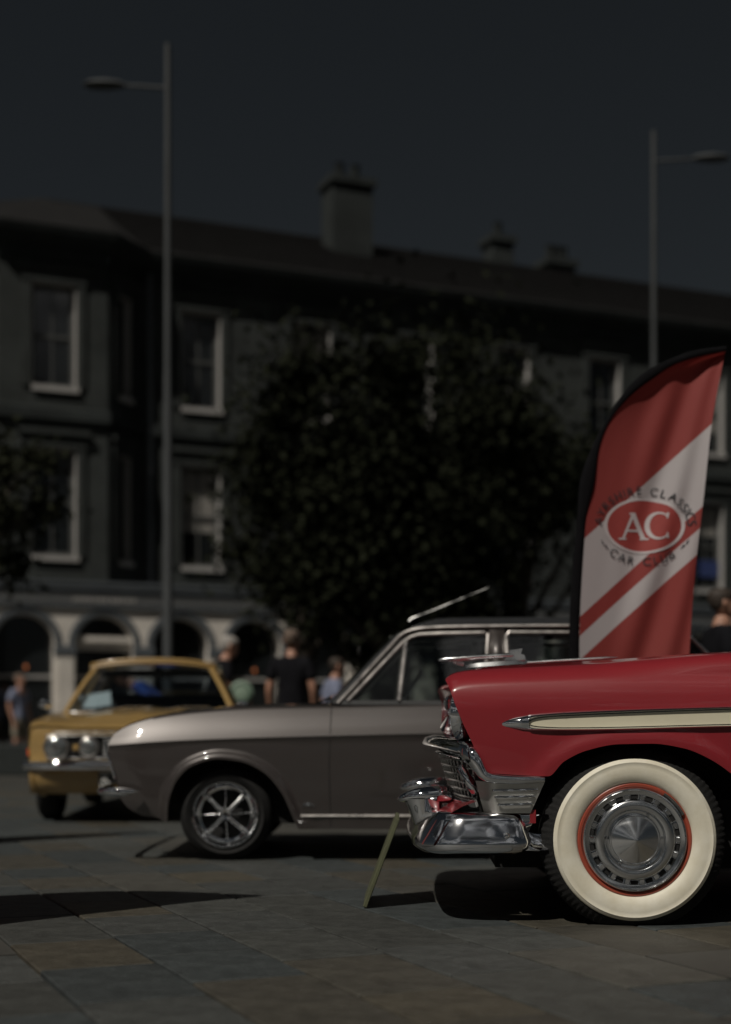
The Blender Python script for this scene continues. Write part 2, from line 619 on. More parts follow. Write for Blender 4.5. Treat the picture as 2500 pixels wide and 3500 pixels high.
def red_car():
    root = empty('parked_car', (0.999, 5.28, 0), R(-1.9))
    tag(root, 'red fifties saloon with wide whitewall tyre, chrome bumper and cream side flash, nearest the camera', 'car')
    yc = 0.92
    zb = cr([-0.56, -0.325, -0.322, -0.263, -0.183, -0.062, 0.059, 0.178, 0.259, 0.358, 0.44, 0.49, 0.515, 0.53, 2.40, 2.415, 2.46, 2.62, 2.92, 3.22, 3.35, 3.38, 3.41, 4.0],
            [0.567, 0.556, 0.556, 0.611, 0.651, 0.675, 0.677, 0.659, 0.626, 0.559, 0.47, 0.37, 0.28, 0.25, 0.25, 0.26, 0.42, 0.58, 0.63, 0.56, 0.42, 0.3, 0.28, 0.33])
    W = cr([-0.7, -0.4, 0, 2.6, 3.4, 4.0], [0.905, 0.935, 0.948, 0.948, 0.93, 0.86])
    off = cr([0.2, 0.4, 0.55, 0.7, 0.8, 0.86, 0.9, 0.95, 1.0], [-0.05, -0.022, -0.008, 0, 0, -0.008, -0.022, -0.05, -0.055])
    zcr = cr([-0.559, -0.545, -0.52, -0.48, -0.35, -0.08, 0.4, 1.2, 2.6, 3.4, 4.0], [0.926, 0.938, 0.949, 0.957, 0.968, 0.984, 1.022, 1.035, 1.03, 1.0, 0.93])
    zh = cr([-0.559, -0.545, -0.52, -0.48, -0.3, 0.05, 0.6, 1.15, 2.6, 3.3, 4.0], [0.962, 0.976, 0.986, 0.993, 1.006, 1.026, 1.058, 1.08, 1.06, 1.02, 0.92])
    archx = np.array([-0.40, -0.323, -0.263, -0.183, -0.062, 0.059, 0.178, 0.259, 0.358, 0.44, 0.49])
    archz = np.array([0.43, 0.556, 0.611, 0.651, 0.675, 0.677, 0.659, 0.626, 0.559, 0.47, 0.37])
    arch_d = poly_dist(list(zip(archx, archz)))

    def hs(x, z):
        d = arch_d(x, z) if -0.6 < x < 0.8 else 9
        return W(x) + off(z) + 0.013 * math.exp(-(max(0, d - 0.015) / 0.035) ** 2)

    def top(x):
        w, c, h = W(x), zcr(x), zh(x)
        return [(w - 0.075, c - 0.028), (w - 0.105, c - 0.010), (w - 0.15, c), (w - 0.2, c + 0.002), (w - 0.26, c), (0.6, c - 0.004 + 0.3 * (h - c)), (0.52, c + 0.6 * (h - c)),
                (0.4, h - 0.014), (0.25, h - 0.005), (0.1, h), (0.0, h + 0.002)]
    fz = cr([0.55, 0.567, 0.675, 0.7545, 0.85, 0.9, 0.932], [-0.553, -0.559, -0.6, -0.637, -0.675, -0.69, -0.70])
    fh = cr([0.0, 0.45, 0.58, 0.66, 0.8], [-0.60, -0.60, -0.635, -0.675, -0.702])

    def xf(h, z):
        k = sstep((h - 0.78) / 0.08)
        return fz(z) * k + fh(h) * (1 - k)
    P = dict(xs=dense([(-0.559, -0.49, 12), (-0.49, -0.33, 10), (-0.33, -0.18, 22), (-0.18, 0.36, 30), (0.36, 0.53, 26), (0.53, 2.38, 24), (2.38, 2.5, 12), (2.5, 3.3, 18), (3.3, 3.45, 14), (3.45, 3.95, 10)]),
             x0=-0.559, x1=3.95, cap=True, yc=yc, zb=zb, hs=hs, zs=lambda x: zcr(x) - 0.055, top=top, xf=xf, blend=0.34, ns=20,
             xr=lambda h, z: 0.12 * (1 - (h / 0.95) ** 2))
    body = loft_body(P).build('body', RED, root, ang=50)

    # front panel between the fenders, the hood nose
    tp = sorted(top(-0.559))
    ztop = cr([p[0] for p in tp] + [0.95], [p[1] - 0.012 for p in tp] + [tp[-1][1] - 0.06])
    rows = []
    for j in range(33):
        y = 0.0 + 1.84 * j / 32
        q = (y - yc) / 0.9
        row = []
        for i in range(13):
            t = i / 12
            z = 0.60 + (ztop(abs(y - yc)) - 0.60) * t
            x = -0.632 + 0.085 * q * q - 0.03 * math.sin(math.pi * t) * (1 - q * q) + 0.03 * max(0, t - 0.8) / 0.2
            row.append((x + 0.012, y, z))
        rows.append(row)
    MB().grid(rows).build('front_panel', RED, root, ang=60)
    # splash pan under the grille
    rows = []
    for j in range(21):
        y = 0.02 + 1.80 * j / 20
        q = (y - yc) / 0.9
        b = 0.10 * (1 - q * q)
        rows.append([(-0.585 - b * 0.4, y, 0.46), (-0.635 - b * 0.5, y, 0.442), (-0.70 - b * 0.4, y, 0.405), (-0.705 - b * 0.4, y, 0.37), (-0.6, y, 0.34)])
    MB().grid(rows).build('splash_pan', RED, root, ang=50)
    MB().box((0.0, yc, 0.44), (1.0, 1.3, 0.5)).box((1.6, yc, 0.36), (4.2, 1.5, 0.2)).box((1.6, yc, 0.7), (2.0, 1.6, 0.5)).build('underbody', DARK, root, smooth=False)
    # red sheet behind the bumper end
    MB().box((-0.376, 0.03, 0.405), (0.022, 0.05, 0.05)).build('fender_skirt', RED, root, smooth=False)

    # headlights
    for s in (0, 1):
        ym = 0.185 if s == 0 else 2 * yc - 0.185
        sg = -1 if s == 0 else 1
        hl = empty('headlight')
        hl.parent = root
        hl.location = (-0.602, ym, 0.79)
        # local lathe axis y -> forward (-x) turned outward and down
        hl.rotation_euler = (0, R(-13), R(90 if s else 90) + sg * R(-17) * -1)
        b = MB()
        b.lathe([(0.075, -0.01), (0.09, -0.006), (0.1, 0.004), (0.106, 0.02), (0.102, 0.05)], 40)
        b.build('bezel', CHROME, hl)
        b = MB()
        b.lathe([(0.0, -0.018), (0.03, -0.016), (0.055, -0.009), (0.076, 0.0), (0.08, 0.01)], 40)
        b.build('lens', LENS, hl)

    # grille surround : a chrome moustache bar that turns down at each fender
    up = []
    for j in range(29):
        q = -1 + 2 * j / 28
        y = yc + 0.86 * q
        up.append((-0.755 + 0.135 * abs(q) ** 1.8, y, 0.660 - 0.02 * abs(q) ** 3))
    b = MB()
    rows = []
    for (x, y, z) in up:
        rows.append([(x + 0.06, y, z + 0.040), (x + 0.018, y, z + 0.044), (x - 0.014, y, z + 0.034), (x - 0.03, y, z + 0.008), (x - 0.028, y, z - 0.014), (x - 0.008, y, z - 0.028), (x + 0.05, y, z - 0.026)])
    b.grid(rows, cu=True)
    gs = b.build('grille_bar_upper', CHROME, root, ang=60)
    for s in (0, 1):
        def my(y):
            return y if s == 0 else 2 * yc - y
        path = [(-0.625, 0.07, 0.645), (-0.612, 0.02, 0.637), (-0.594, -0.008, 0.615), (-0.578, -0.018, 0.588), (-0.56, -0.022, 0.562), (-0.535, -0.024, 0.549), (-0.49, -0.025, 0.5445), (-0.42, -0.026, 0.542), (-0.335, -0.024, 0.543)]
        rad = [0.04, 0.038, 0.031, 0.024, 0.02, 0.0185, 0.017, 0.0155, 0.01]
        pts = []
        rr = []
        f = [cr(range(9), [p[k] for p in path]) for k in range(3)]
        fr = cr(range(9), rad)
        for i in range(41):
            t = 8 * i / 40
            pts.append((f[0](t), my(f[1](t)), f[2](t)))
            rr.append(fr(t))
        MB().tube(pts, rr, 14, asp=(0.75, 1)).build('grille_end_trim', CHROME, root, ang=60)
        # ribbed silver panel under the trim
        pan = MB()
        rows = []
        for i in range(15):
            t = i / 14
            row = []
            for k in range(9):
                u = k / 8
                z = 0.535 - 0.118 * u
                xl = -0.572 + (0.032) * u
                xr = -0.333 - 0.052 * u
                x = xl + (xr - xl) * t
                y = -0.012 + 0.016 * u + (0.10 * (1 - t / 0.22) ** 2 if t < 0.22 else 0)
                row.append((x - (0.014 * (1 - t / 0.22) ** 2 if t < 0.22 else 0), my(y), z))
            rows.append(row)
        pan.grid(rows)
        pn = pan.build('grille_extension', SILVER, root, ang=60)
        for k, (xa, xb, z) in enumerate(((-0.525, -0.362, 0.502), (-0.517, -0.372, 0.477), (-0.505, -0.381, 0.449))):
            MB().tube([(xa, my(-0.006), z), (xa + 0.01, my(-0.014), z), (xb - 0.01, my(-0.013), z + 0.003), (xb, my(-0.006), z + 0.003)], 0.005, 8).build('rib', CHROME, pn)
        # parking light pod
        pd = MB()
        pd.tube([(-0.634, my(0.17), 0.592), (-0.637, my(0.165), 0.578), (-0.607, my(0.15), 0.53), (-0.581, my(0.14), 0.487), (-0.576, my(0.14), 0.478)], [0.008, 0.017, 0.02, 0.018, 0.008], 14, asp=(1, 0.9), up=(0, 1, 0))
        pd.build('parking_light', CHROME, root, ang=60)
    # grille mesh
    back = []
    for j in range(25):
        q = -1 + 2 * j / 24
        y = yc + 0.74 * q
        back.append([(-0.70 + 0.12 * q * q + 0.03, y, 0.65), (-0.645 + 0.085 * q * q + 0.03, y, 0.455)])
    MB().grid(back).build('grille_backing', DARK, root)

    def gpt(q, t, o=0.0):
        return (-0.712 + 0.12 * q * q + (0.058 - 0.035 * q * q) * t + o, yc + 0.74 * q, 0.638 - 0.178 * t)
    for i in range(7):
        t = i / 6
        MB().tube([gpt(-1 + 2 * j / 16, t, -0.004) for j in range(17)], 0.0052, 6).build('grille_bar', CHROME_D, root)
    for j in range(23):
        q = -0.97 + 1.94 * j / 22
        MB().tube([gpt(q, 0), gpt(q, 0.5), gpt(q, 1)], 0.0045, 6, up=(0, 1, 0)).build('grille_bar', CHROME_D, root)
    # lower grille bar
    b = MB()
    pts = []
    for j in range(25):
        q = -1 + 2 * j / 24
        pts.append((-0.69 + 0.10 * q * q, yc + 0.80 * q, 0.447 + 0.0 * q * q))
    b.tube(pts, 0.02, 12, asp=(1.2, 0.8))
    b.build('grille_bar_lower', CHROME, root, ang=60)

    # bumper : one swept blade with wrapped ends
    cs = [(0, z, d) for z, d in ((0.418, 0.08), (0.417, 0.05), (0.409, 0.034), (0.39, 0.022), (0.365, 0.010), (0.335, -0.002), (0.31, -0.011), (0.292, -0.012), (0.277, -0.003), (0.266, 0.02), (0.262, 0.05), (0.264, 0.08))]
    plan = [(-0.385, 0.05), (-0.392, 0.012), (-0.42, -0.018), (-0.47, -0.034), (-0.55, -0.042), (-0.63, -0.038), (-0.70, -0.014), (-0.745, 0.035), (-0.772, 0.11), (-0.79, 0.22), (-0.802, 0.42), (-0.812, 0.65), (-0.816, 0.92)]
    fx = cr(range(13), [p[0] for p in plan])
    fy = cr(range(13), [p[1] for p in plan])
    pl = []
    for i in range(73):
        t = 12 * i / 72
        pl.append(Vector((fx(t), fy(t), 0)))
    rows = []
    n = len(pl)
    for i, p in enumerate(pl):
        tg = (pl[min(n - 1, i + 1)] - pl[max(0, i - 1)]).normalized()
        nrm = Vector((tg.y, -tg.x, 0))      # outwards
        if nrm.x > 0 and i > 30:
            nrm = -nrm
        if i <= 30 and nrm.y > 0.3:
            nrm = -nrm
        e = min(1.0, i / 14)
        sh = math.sqrt(max(0.0, 1 - (1 - e) ** 2))     # rounded end
        row = []
        for (_, z, d) in cs:
            zz = 0.352 + (z - 0.352) * (0.42 + 0.58 * sh) + 0.022 * (1 - sh)
            # narrower in the middle of the car
            mid = sstep((i - 45) / 15)
            zz = zz * (1 - 0.10 * mid) + 0.345 * 0.10 * mid
            q = p - nrm * (d * 0.9)
            lean = 0.035 * sstep((i - 22) / 18) * ((0.414 - zz) / 0.15)
            row.append((q.x - lean * 0.9, q.y, zz))
        rows.append(row)
    full = rows + [[(a, 2 * yc - b_, c) for a, b_, c in r] for r in reversed(rows[:-1])]
    bump = MB().grid(full).build('bumper', mat('polished_bumper_chrome', (0.84, 0.85, 0.88), 0.1, metal=1.0, rvar=0.02), root, ang=70)
    for (bx, by, bz) in ((-0.475, -0.036, 0.336), (-0.745, 0.028, 0.312)):
        b = MB()
        b.lathe([(0.0, -0.012), (0.006, -0.011), (0.0105, -0.006), (0.012, 0.002), (0.012, 0.008)], 18, c=(bx, by - 0.004, bz))
        b.build('bolt', CHROME, bump)
    # bumper guards : bullet over a tapered leg
    for s in (0, 1):
        y = 0.40 if s == 0 else 2 * yc - 0.40
        g = MB()
        ax = [(-0.885, 0.449, 0.002), (-0.875, 0.451, 0.012), (-0.85, 0.456, 0.022), (-0.81, 0.462, 0.031), (-0.77, 0.466, 0.035), (-0.72, 0.468, 0.036), (-0.675, 0.468, 0.034), (-0.66, 0.468, 0.02)]
        g.tube([(a, y, z) for a, z, r in ax], [r for a, z, r in ax], 20, up=(0, 1, 0), asp=(1, 1.5))
        guard = g.build('bumper_guard', CHROME, root, ang=60)
        g = MB()
        rows = []
        for i in range(13):
            t = i / 12
            z = 0.452 - 0.185 * t
            xa = -0.862 + 0.075 * t ** 0.8 - 0.004 * math.sin(t * 3.1)
            xb = -0.70 - 0.035 * t
            wy = 0.052 - 0.022 * t
            row = []
            for k in range(18):
                a = 2 * math.pi * k / 18
                row.append(((xa + xb) / 2 + (xb - xa) / 2 * math.cos(a), y + wy * math.sin(a), z))
            rows.append(row)
        g.grid(rows, cu=True)
        g.poly(rows[-1])
        g.build('guard_leg', CHROME, guard, ang=60)

    # side spear with cream insert
    tx = [-0.512, -0.50, -0.48, -0.445, -0.402, -0.369, -0.264, 0.358, 1.1, 2.2, 3.6]
    tt = cr(tx, [0.748, 0.757, 0.764, 0.774, 0.7825, 0.787, 0.795, 0.8165, 0.832, 0.84, 0.82])
    tb = cr(tx, [0.748, 0.741, 0.736, 0.7315, 0.7255, 0.7235, 0.723, 0.736, 0.748, 0.75, 0.72])
    ct = cr([-0.393, -0.386, -0.37, -0.348, -0.30, -0.264, 0.358, 1.1, 2.2, 3.5], [0.7545, 0.762, 0.768, 0.7725, 0.777, 0.779, 0.803, 0.819, 0.828, 0.80])
    cb = cr([-0.393, -0.386, -0.37, -0.348, -0.30, -0.264, 0.358, 1.1, 2.2, 3.5], [0.7525, 0.746, 0.742, 0.7395, 0.737, 0.736, 0.749, 0.761, 0.762, 0.74])
    for s in (0, 1):
        def sy(x, z, o):
            yy = yc - hs(x, z) - o
            return yy if s == 0 else 2 * yc - yy
        stn = dense([(-0.512, -0.38, 30), (-0.38, -0.26, 20), (-0.26, 0.6, 24), (0.6, 3.4, 20)])
        rows = []
        for x in stn:
            T, B = tt(x), tb(x)
            if x < -0.393:
                iT = iB = (T + B) / 2
                e = 0.016 * min(1, (x + 0.512) / 0.09) + 0.002
                row = [(x, T, 0.0), (x, T - (T - B) * 0.12, e * 0.55), (x, T - (T - B) * 0.3, e * 0.92), (x, iT + 0.0005, e), (x, iB - 0.0005, e), (x, B + (T - B) * 0.3, e * 0.92), (x, B + (T - B) * 0.12, e * 0.55), (x, B, 0)]
            else:
                iT, iB = ct(x), cb(x)
                e = 0.017
                dT, dB = T - iT, iB - B
                row = [(x, T, 0.0), (x, T - dT * 0.25, e * 0.75), (x, T - dT * 0.55, e), (x, iT, 0.003), (x, iB, 0.003), (x, B + dB * 0.55, e), (x, B + dB * 0.25, e * 0.75), (x, B, 0)]
            rows.append([(a, sy(a, z, o - 0.001), z) for a, z, o in row])
        spear = MB().grid(rows).build('side_spear', CHROME, root, ang=45)
        rows = []
        for x in [q for q in stn if q >= -0.393]:
            iT, iB = ct(x) - 0.001, cb(x) + 0.001
            rows.append([(x, sy(x, iT + (iB - iT) * k / 4, 0.005), iT + (iB - iT) * k / 4) for k in range(5)])
        MB().grid(rows).build('cream_insert', CREAM, spear)
        # joint clip
        x = -0.264
        rows = []
        for xx in (x - 0.001, x + 0.002):
            T, B = tt(xx) + 0.0006, tb(xx) - 0.0006
            dT, dB = T - ct(xx), cb(xx) - B
            rows.append([(xx, sy(xx, z, o), z) for z, o in ((T, 0), (T - dT * 0.25, 0.0137), (T - dT * 0.55, 0.0177), (ct(xx), 0.004))])
        MB().grid(rows).build('spear_joint', CHROME_D, spear)

    # wheels
    def wheel(x, y, flip):
        w = empty('wheel')
        w.parent = root
        w.location = (x, y, 0.32)
        if flip:
            w.rotation_euler = (0, 0, math.pi)
        return w

    def build_wheel(w):
        tyre_mesh(0.346, 0.212, 0.17, -0.318, lugs=88).build('tyre', BLACK, w, ang=40)
        b = MB()
        b.lathe([(0.209, 0.012), (0.213, -0.002), (0.222, -0.010), (0.245, -0.0165), (0.27, -0.017), (0.285, -0.0145), (0.2865, -0.0155), (0.2885, -0.0155), (0.29, -0.013), (0.296, -0.0105), (0.3005, -0.006), (0.302, -0.001)], 96)
        b.build('whitewall', WHITEWALL, w, ang=60)
        b = MB()
        b.lathe([(0.18, 0.03), (0.194, 0.012), (0.197, 0.0), (0.2, -0.003), (0.207, -0.004), (0.2115, -0.001), (0.213, 0.012)], 80)
        b.build('rim', RIMRED, w)
        b = MB()
        b.lathe([(0.196, 0.012), (0.1945, -0.006), (0.191, -0.012), (0.187, -0.013), (0.184, -0.008), (0.180, -0.006), (0.168, -0.004), (0.166, 0.006), (0.152, 0.008), (0.149, -0.004), (0.1465, -0.012), (0.142, -0.016), (0.135, -0.0185),
                 (0.122, -0.019), (0.114, -0.016), (0.111, -0.010), (0.108, 0.004), (0.098, 0.006), (0.0945, -0.008), (0.0925, -0.014), (0.0895, -0.015), (0.087, -0.012), (0.06, -0.024), (0.03, -0.0365), (0.008, -0.046), (0.003, -0.0475), (0.0, -0.048)], 128)
        cap = b.build('hubcap', ALU, w, ang=28)
        # raised bridges between the cooling slots
        s = MB()
        s.box((0.1585, -0.0, 0), (0.021, 0.014, 0.022), ch=0.003)
        sm = s.build('slot_bridge', CHROME, cap, ang=30)
        d = MB()
        d.box((0.159, 0.0025, 0), (0.0135, 0.006, 0.026), ch=0.001)
        dm = d.build('slot', DARK, cap, ang=30)
        N = 18
        for k in range(N):
            a = 2 * math.pi * k / N
            if k:
                inst(sm, cap, rot=(0, a, 0))
            inst(dm, cap, rot=(0, a + math.pi / N, 0)) if k else None
        dm.rotation_euler = (0, math.pi / N, 0)
        # small crests in the groove
        for a in (-60, -120, 4, 62, 176):
            c = MB()
            c.box((0.1025 * math.cos(R(a)), 0.002, 0.1025 * math.sin(R(a))), (0.013, 0.006, 0.007), rot=(0, -R(a) + R(90), 0), ch=0.002)
            c.build('crest', CHROME, cap)
        # valve stem weight clipped on the rim
        c = MB()
        c.lathe([(0.194, -0.004), (0.197, -0.013), (0.205, -0.013), (0.208, -0.004)], 14, a0=R(28), a1=R(58))
        c.build('balance_weight', CHROME_D, w)
    w0 = wheel(0, 0, False)
    build_wheel(w0)
    for (x, y, fl) in ((2.92, 0, False), (0, 2 * yc, True), (2.92, 2 * yc, True)):
        c = copy_tree(w0, root)
        c.location = (x, y, 0.32)
        c.rotation_euler = (0, 0.7 * (x > 1), math.pi if fl else 0)
    # steering link seen behind the tyre
    MB().box((0.47, 0.25, 0.24), (0.05, 0.04, 0.09)).tube([(0.42, 0.25, 0.2), (0.45, 0.25, 0.17), (0.52, 0.25, 0.17), (0.54, 0.25, 0.21)], 0.012, 8).build('steering_link', BLACK, root)

    # hood ornament
    orn = empty('hood_ornament')
    orn.parent = root
    orn.location = (0, yc, 0.008)
    b = MB()
    rows = []
    for (x, hw, zt, th) in ((-0.594, 0.004, 0.998, 0.012), (-0.575, 0.02, 1.005, 0.016), (-0.53, 0.032, 1.011, 0.018), (-0.45, 0.036, 1.016, 0.018), (-0.38, 0.03, 1.021, 0.018), (-0.335, 0.016, 1.022, 0.016), (-0.315, 0.009, 1.022, 0.012)):
        rows.append([(x, -hw, zt - th), (x, -hw * 0.8, zt), (x, 0, zt + 0.003), (x, hw * 0.8, zt), (x, hw, zt - th)])
    b.grid(rows)
    b.build('ornament_base', ORN, orn, ang=50)
    b = MB()
    b.tube([(-0.712, 0, 1.023), (-0.705, 0, 1.024), (-0.68, 0, 1.027), (-0.62, 0, 1.030), (-0.54, 0, 1.037), (-0.46, 0, 1.041), (-0.40, 0, 1.043), (-0.35, 0, 1.043)], [0.005, 0.009, 0.014, 0.017, 0.016, 0.014, 0.017, 0.008], 14, up=(0, 1, 0), asp=(0.75, 1.4))
    b.tube([(-0.645, 0, 1.018), (-0.60, 0, 1.004)], [0.012, 0.008], 10, up=(0, 1, 0))
    b.build('ornament_jet', ORN, orn, ang=50)
    b = MB()
    out = [(-0.428, 1.022), (-0.405, 1.045), (-0.40, 1.066), (-0.345, 1.074), (-0.352, 1.05), (-0.338, 1.045), (-0.33, 1.022)]
    rows = [[(x, -0.012 - 0.01 * (1.075 - z) / 0.05, z) for x, z in out], [(x, 0.012 + 0.01 * (1.075 - z) / 0.05, z) for x, z in out]]
    b.grid(rows, cu=True)
    b.poly(rows[0])
    b.poly(rows[1])
    b.build('ornament_fin', ORN, orn, ang=20)
    b = MB()
    b.tube([(-0.33 + 0.4 * i / 16, 0, zh(-0.33 + 0.4 * i / 16) + 0.007) for i in range(17)], [0.009] * 15 + [0.006, 0.002], 10, asp=(1.4, 0.8))
    b.build('hood_strip', ORN, orn)
    # V emblem and crest on the nose
    b = MB()
    for s in (-1, 1):
        b.tube([(-0.692, yc, 0.735), (-0.684, yc + s * 0.06, 0.755), (-0.672, yc + s * 0.12, 0.785)], [0.016, 0.013, 0.006], 8, asp=(0.6, 1.2))
    b.build('chrome_chevron', CHROME, root)
    MB().box((-0.673, yc, 0.84), (0.02, 0.09, 0.05), ch=0.006).build('crest_badge', CHROME, root)

    # greenhouse
    gz0, gz1 = 1.06, 1.50
    roof = MB()
    rows = []
    for i in range(17):
        t = i / 16
        x = 1.42 + 1.5 * t
        zc = gz1 + 0.05 * math.sin(math.pi * (0.1 + 0.8 * t)) - 0.02
        rows.append([(x + 0.05 * math.cos(q * 1.5), yc + 0.66 * q, zc - 0.09 * abs(q) ** 3) for q in [-1 + 2 * j / 16 for j in range(17)]])
    roof.grid(rows)
    o = roof.build('roof', CREAM, root)
    o.modifiers.new('t', 'SOLIDIFY').thickness = -0.03
    for (xa, xb, name) in ((1.08, 1.44, 'windscreen'), (3.22, 2.9, 'rear_window')):
        rows = []
        for i in range(7):
            t = i / 6
            rows.append([(xa + (xb - xa) * t + 0.12 * q * q * (1 - 0.4 * t) * (1 if xa < 2 else -1), yc + (0.84 - 0.18 * t) * q, gz0 + (gz1 - 0.05 - gz0) * t) for q in [-1 + 2 * j / 14 for j in range(15)]])
        MB().grid(rows).build(name, GLASS, root)
    for s in (-1, 1):
        rows = []
        for i in range(7):
            t = i / 6
            rows.append([(x + (0.26 if x < 2 else -0.24) * t, yc + s * (0.83 - 0.19 * t), 1.03 + (gz1 - 0.1 - 1.03) * t) for x in (1.22, 1.8, 2.4, 3.0)])
        MB().grid(rows).build('side_window', GLASS, root)
        for (xa, xb) in ((1.2, 1.48), (2.12, 2.14), (3.08, 2.8)):
            MB().tube([(xa, yc + s * 0.845, 1.03), (xb, yc + s * 0.66, gz1 - 0.09)], 0.022, 8).build('pillar', CHROME if xa < 2 else RED, root)
    MB().box((2.0, yc, 0.82), (0.5, 1.5, 0.3), ch=0.05).box((2.2, yc, 1.05), (0.14, 1.5, 0.35), ch=0.05).build('seat', SEAT, root)
    return root


red_car()

# ---------------------------------------------------------------- grey car


def grey_car():
    root = empty('parked_car', (-0.776, 7.83, 0), R(-0.6))
    tag(root, 'bronze grey saloon with black vinyl roof and spoked alloy wheels, parked behind the red car', 'car')
    yc = 0.8
    az = [0.221, 0.313, 0.442, 0.526, 0.564, 0.5515, 0.4935, 0.3775, 0.236, 0.183]
    axx = [-0.322, -0.31, -0.264, -0.174, -0.032, 0.084, 0.2125, 0.316, 0.38, 0.406]
    rear = [2.49 + a for a in axx]
    zb = cr([-0.66, -0.47, -0.335] + axx + [0.42, 2.15] + rear + [2.92, 3.5], [0.25, 0.235, 0.218] + az + [0.178, 0.176] + az + [0.2, 0.3])
    W = cr([-0.62, -0.45, -0.1, 0.4, 2.4, 3.1, 3.6], [0.765, 0.79, 0.803, 0.808, 0.808, 0.79, 0.73])
    zc = cr([-0.63, -0.3, 0.6, 1.4, 3.5], [0.636, 0.663, 0.692, 0.706, 0.70])
    zs = cr([-0.66, -0.625, -0.522, -0.367, -0.11, 0.148, 0.6, 1.4, 2.5, 3.5], [0.66, 0.684, 0.748, 0.795, 0.828, 0.845, 0.852, 0.862, 0.86, 0.82])
    arch_d = poly_dist(list(zip(axx, az)))

    def hs(x, z):
        c = zc(x)
        if z >= c:
            o = -0.42 * (z - c) - 0.9 * (z - c) ** 2
        else:
            d = c - z
            o = -0.014 * sstep(d / 0.02) - 0.02 * sstep((d - 0.25) / 0.3) + 0.006 * math.sin(min(1, d / 0.25) * math.pi)
        dd = min(arch_d(x, z), arch_d(x - 2.49, z))
        fl = 0.03 * (1 - sstep((dd - 0.012) / 0.045))
        return W(x) + o + fl

    def top(x):
        c = zs(x)
        w = hs(x, c)
        f = sstep((x + 0.66) / 0.3)
        return [(w - 0.03, c + 0.008), (w - 0.07, c + 0.013), (w - 0.13, c + 0.010), (w - 0.2, c + 0.012 * f), (0.4, c + 0.02 * f), (0.2, c + 0.032 * f), (0.0, c + 0.036 * f)]
    fz = cr([0.21, 0.25, 0.30, 0.363, 0.453, 0.6, 0.66, 0.70], [-0.36, -0.47, -0.55, -0.587, -0.60, -0.652, -0.64, -0.62])

    def xf(h, z):
        return fz(z)
    P = dict(xs=dense([(-0.60, -0.33, 22), (-0.33, -0.29, 10), (-0.29, 0.3, 34), (0.3, 0.42, 16), (0.42, 2.15, 24), (2.15, 2.2, 8), (2.2, 2.8, 26), (2.8, 2.93, 12), (2.93, 3.5, 12)]),
             x0=-0.60, x1=3.5, yc=yc, zb=zb, hs=hs, zs=zs, top=top, xf=xf, blend=0.3, ns=34, zmid=zc)
    loft_body(P).build('body', GREY, root, ang=42)
    # face
    rows = [[(fz(z) + 0.03 + 0.02 * abs(q) ** 4, yc + 0.75 * q, z) for z in (0.38, 0.45, 0.5, 0.55, 0.655)] for q in [-1 + 2 * j / 12 for j in range(13)]]
    MB().grid(rows).build('front_panel', GREY, root)
    rows = [[(fz(z) + 0.012, yc + 0.68 * q, z) for z in (0.47, 0.55, 0.64)] for q in (-1, -0.5, 0, 0.5, 1)]
    MB().grid(rows).build('grille', DARK, root)
    for i in range(5):
        z = 0.49 + 0.035 * i
        MB().tube([(fz(z) + 0.004, yc - 0.66, z), (fz(z) + 0.002, yc + 0.66, z)], 0.004, 6).build('grille_bar', CHROME_D, root)
    for s in (-1, 1):
        MB().tube([(-0.612, yc + s * 0.755, 0.455), (-0.635, yc + s * 0.757, 0.53), (-0.66, yc + s * 0.757, 0.60), (-0.668, yc + s * 0.755, 0.665)], 0.007, 8).build('front_trim', CHROME, root)
        hl = MB()
        hl.ball((-0.635, yc + s * 0.58, 0.565), (0.03, 0.075, 0.075), 20, 12)
        hl.build('headlight', LENS, root)
    # bumper blade
    cs = [(0.0, 0.022), (-0.018, 0.018), (-0.03, 0.004), (-0.03, -0.008), (-0.02, -0.02), (0.0, -0.026)]
    pl = [(-0.475, -0.01), (-0.50, -0.022), (-0.55, -0.034), (-0.62, -0.03), (-0.665, 0.0), (-0.685, 0.06), (-0.70, 0.2), (-0.715, 0.8)]
    rows = []
    n = len(pl)
    for i, (x, y) in enumerate(pl):
        t = Vector((pl[min(n - 1, i + 1)][0] - pl[max(0, i - 1)][0], pl[min(n - 1, i + 1)][1] - pl[max(0, i - 1)][1], 0)).normalized()
        nr = Vector((t.y, -t.x, 0))
        if nr.y > 0.3 or nr.x > 0.3:
            nr = -nr
        e = 0.25 + 0.75 * min(1, i / 2)
        rows.append([(x + nr.x * (-d), y + nr.y * (-d), 0.386 + z * e) for d, z in cs])
    rows += [[(a, 2 * yc - b_, c) for a, b_, c in r] for r in reversed(rows[:-1])]
    MB().grid(rows).build('bumper', CHROME, root, ang=60)
    MB().box((1.2, yc, 0.34), (2.6, 1.3, 0.28)).box((0, yc, 0.5), (1.0, 1.0, 0.4)).box((2.49, yc, 0.5), (1.2, 1.0, 0.4)).build('underbody', DARK, root, smooth=False)

    # sill strip, door shut line, badge, handle
    def sy(x, z, o):
        return yc - hs(x, z) - o
    for s in (0, 1):
        def m(y):
            return y if s == 0 else 2 * yc - y
        MB().tube([(x, m(sy(x, 0.25, 0.002)), 0.25) for x in [0.42 + 1.68 * i / 12 for i in range(13)]], 0.008, 8).build('sill_trim', SATIN, root)
        for xd in (0.588, 1.51):
            pts = []
            for i in range(19):
                z = 0.19 + 0.66 * i / 18
                pts.append((xd - 0.012 * (1 - abs(z - 0.5) / 0.4), m(sy(xd, z, -0.0015)), z))
            MB().tube(pts, 0.0035, 6).build('door_gap', DARK, root)
        for xd in (1.36, 2.2):
            MB().box((xd, m(sy(xd, 0.66, 0.016)), 0.655), (0.13, 0.02, 0.02), ch=0.006).build('door_handle', CHROME, root)
        bd = MB()
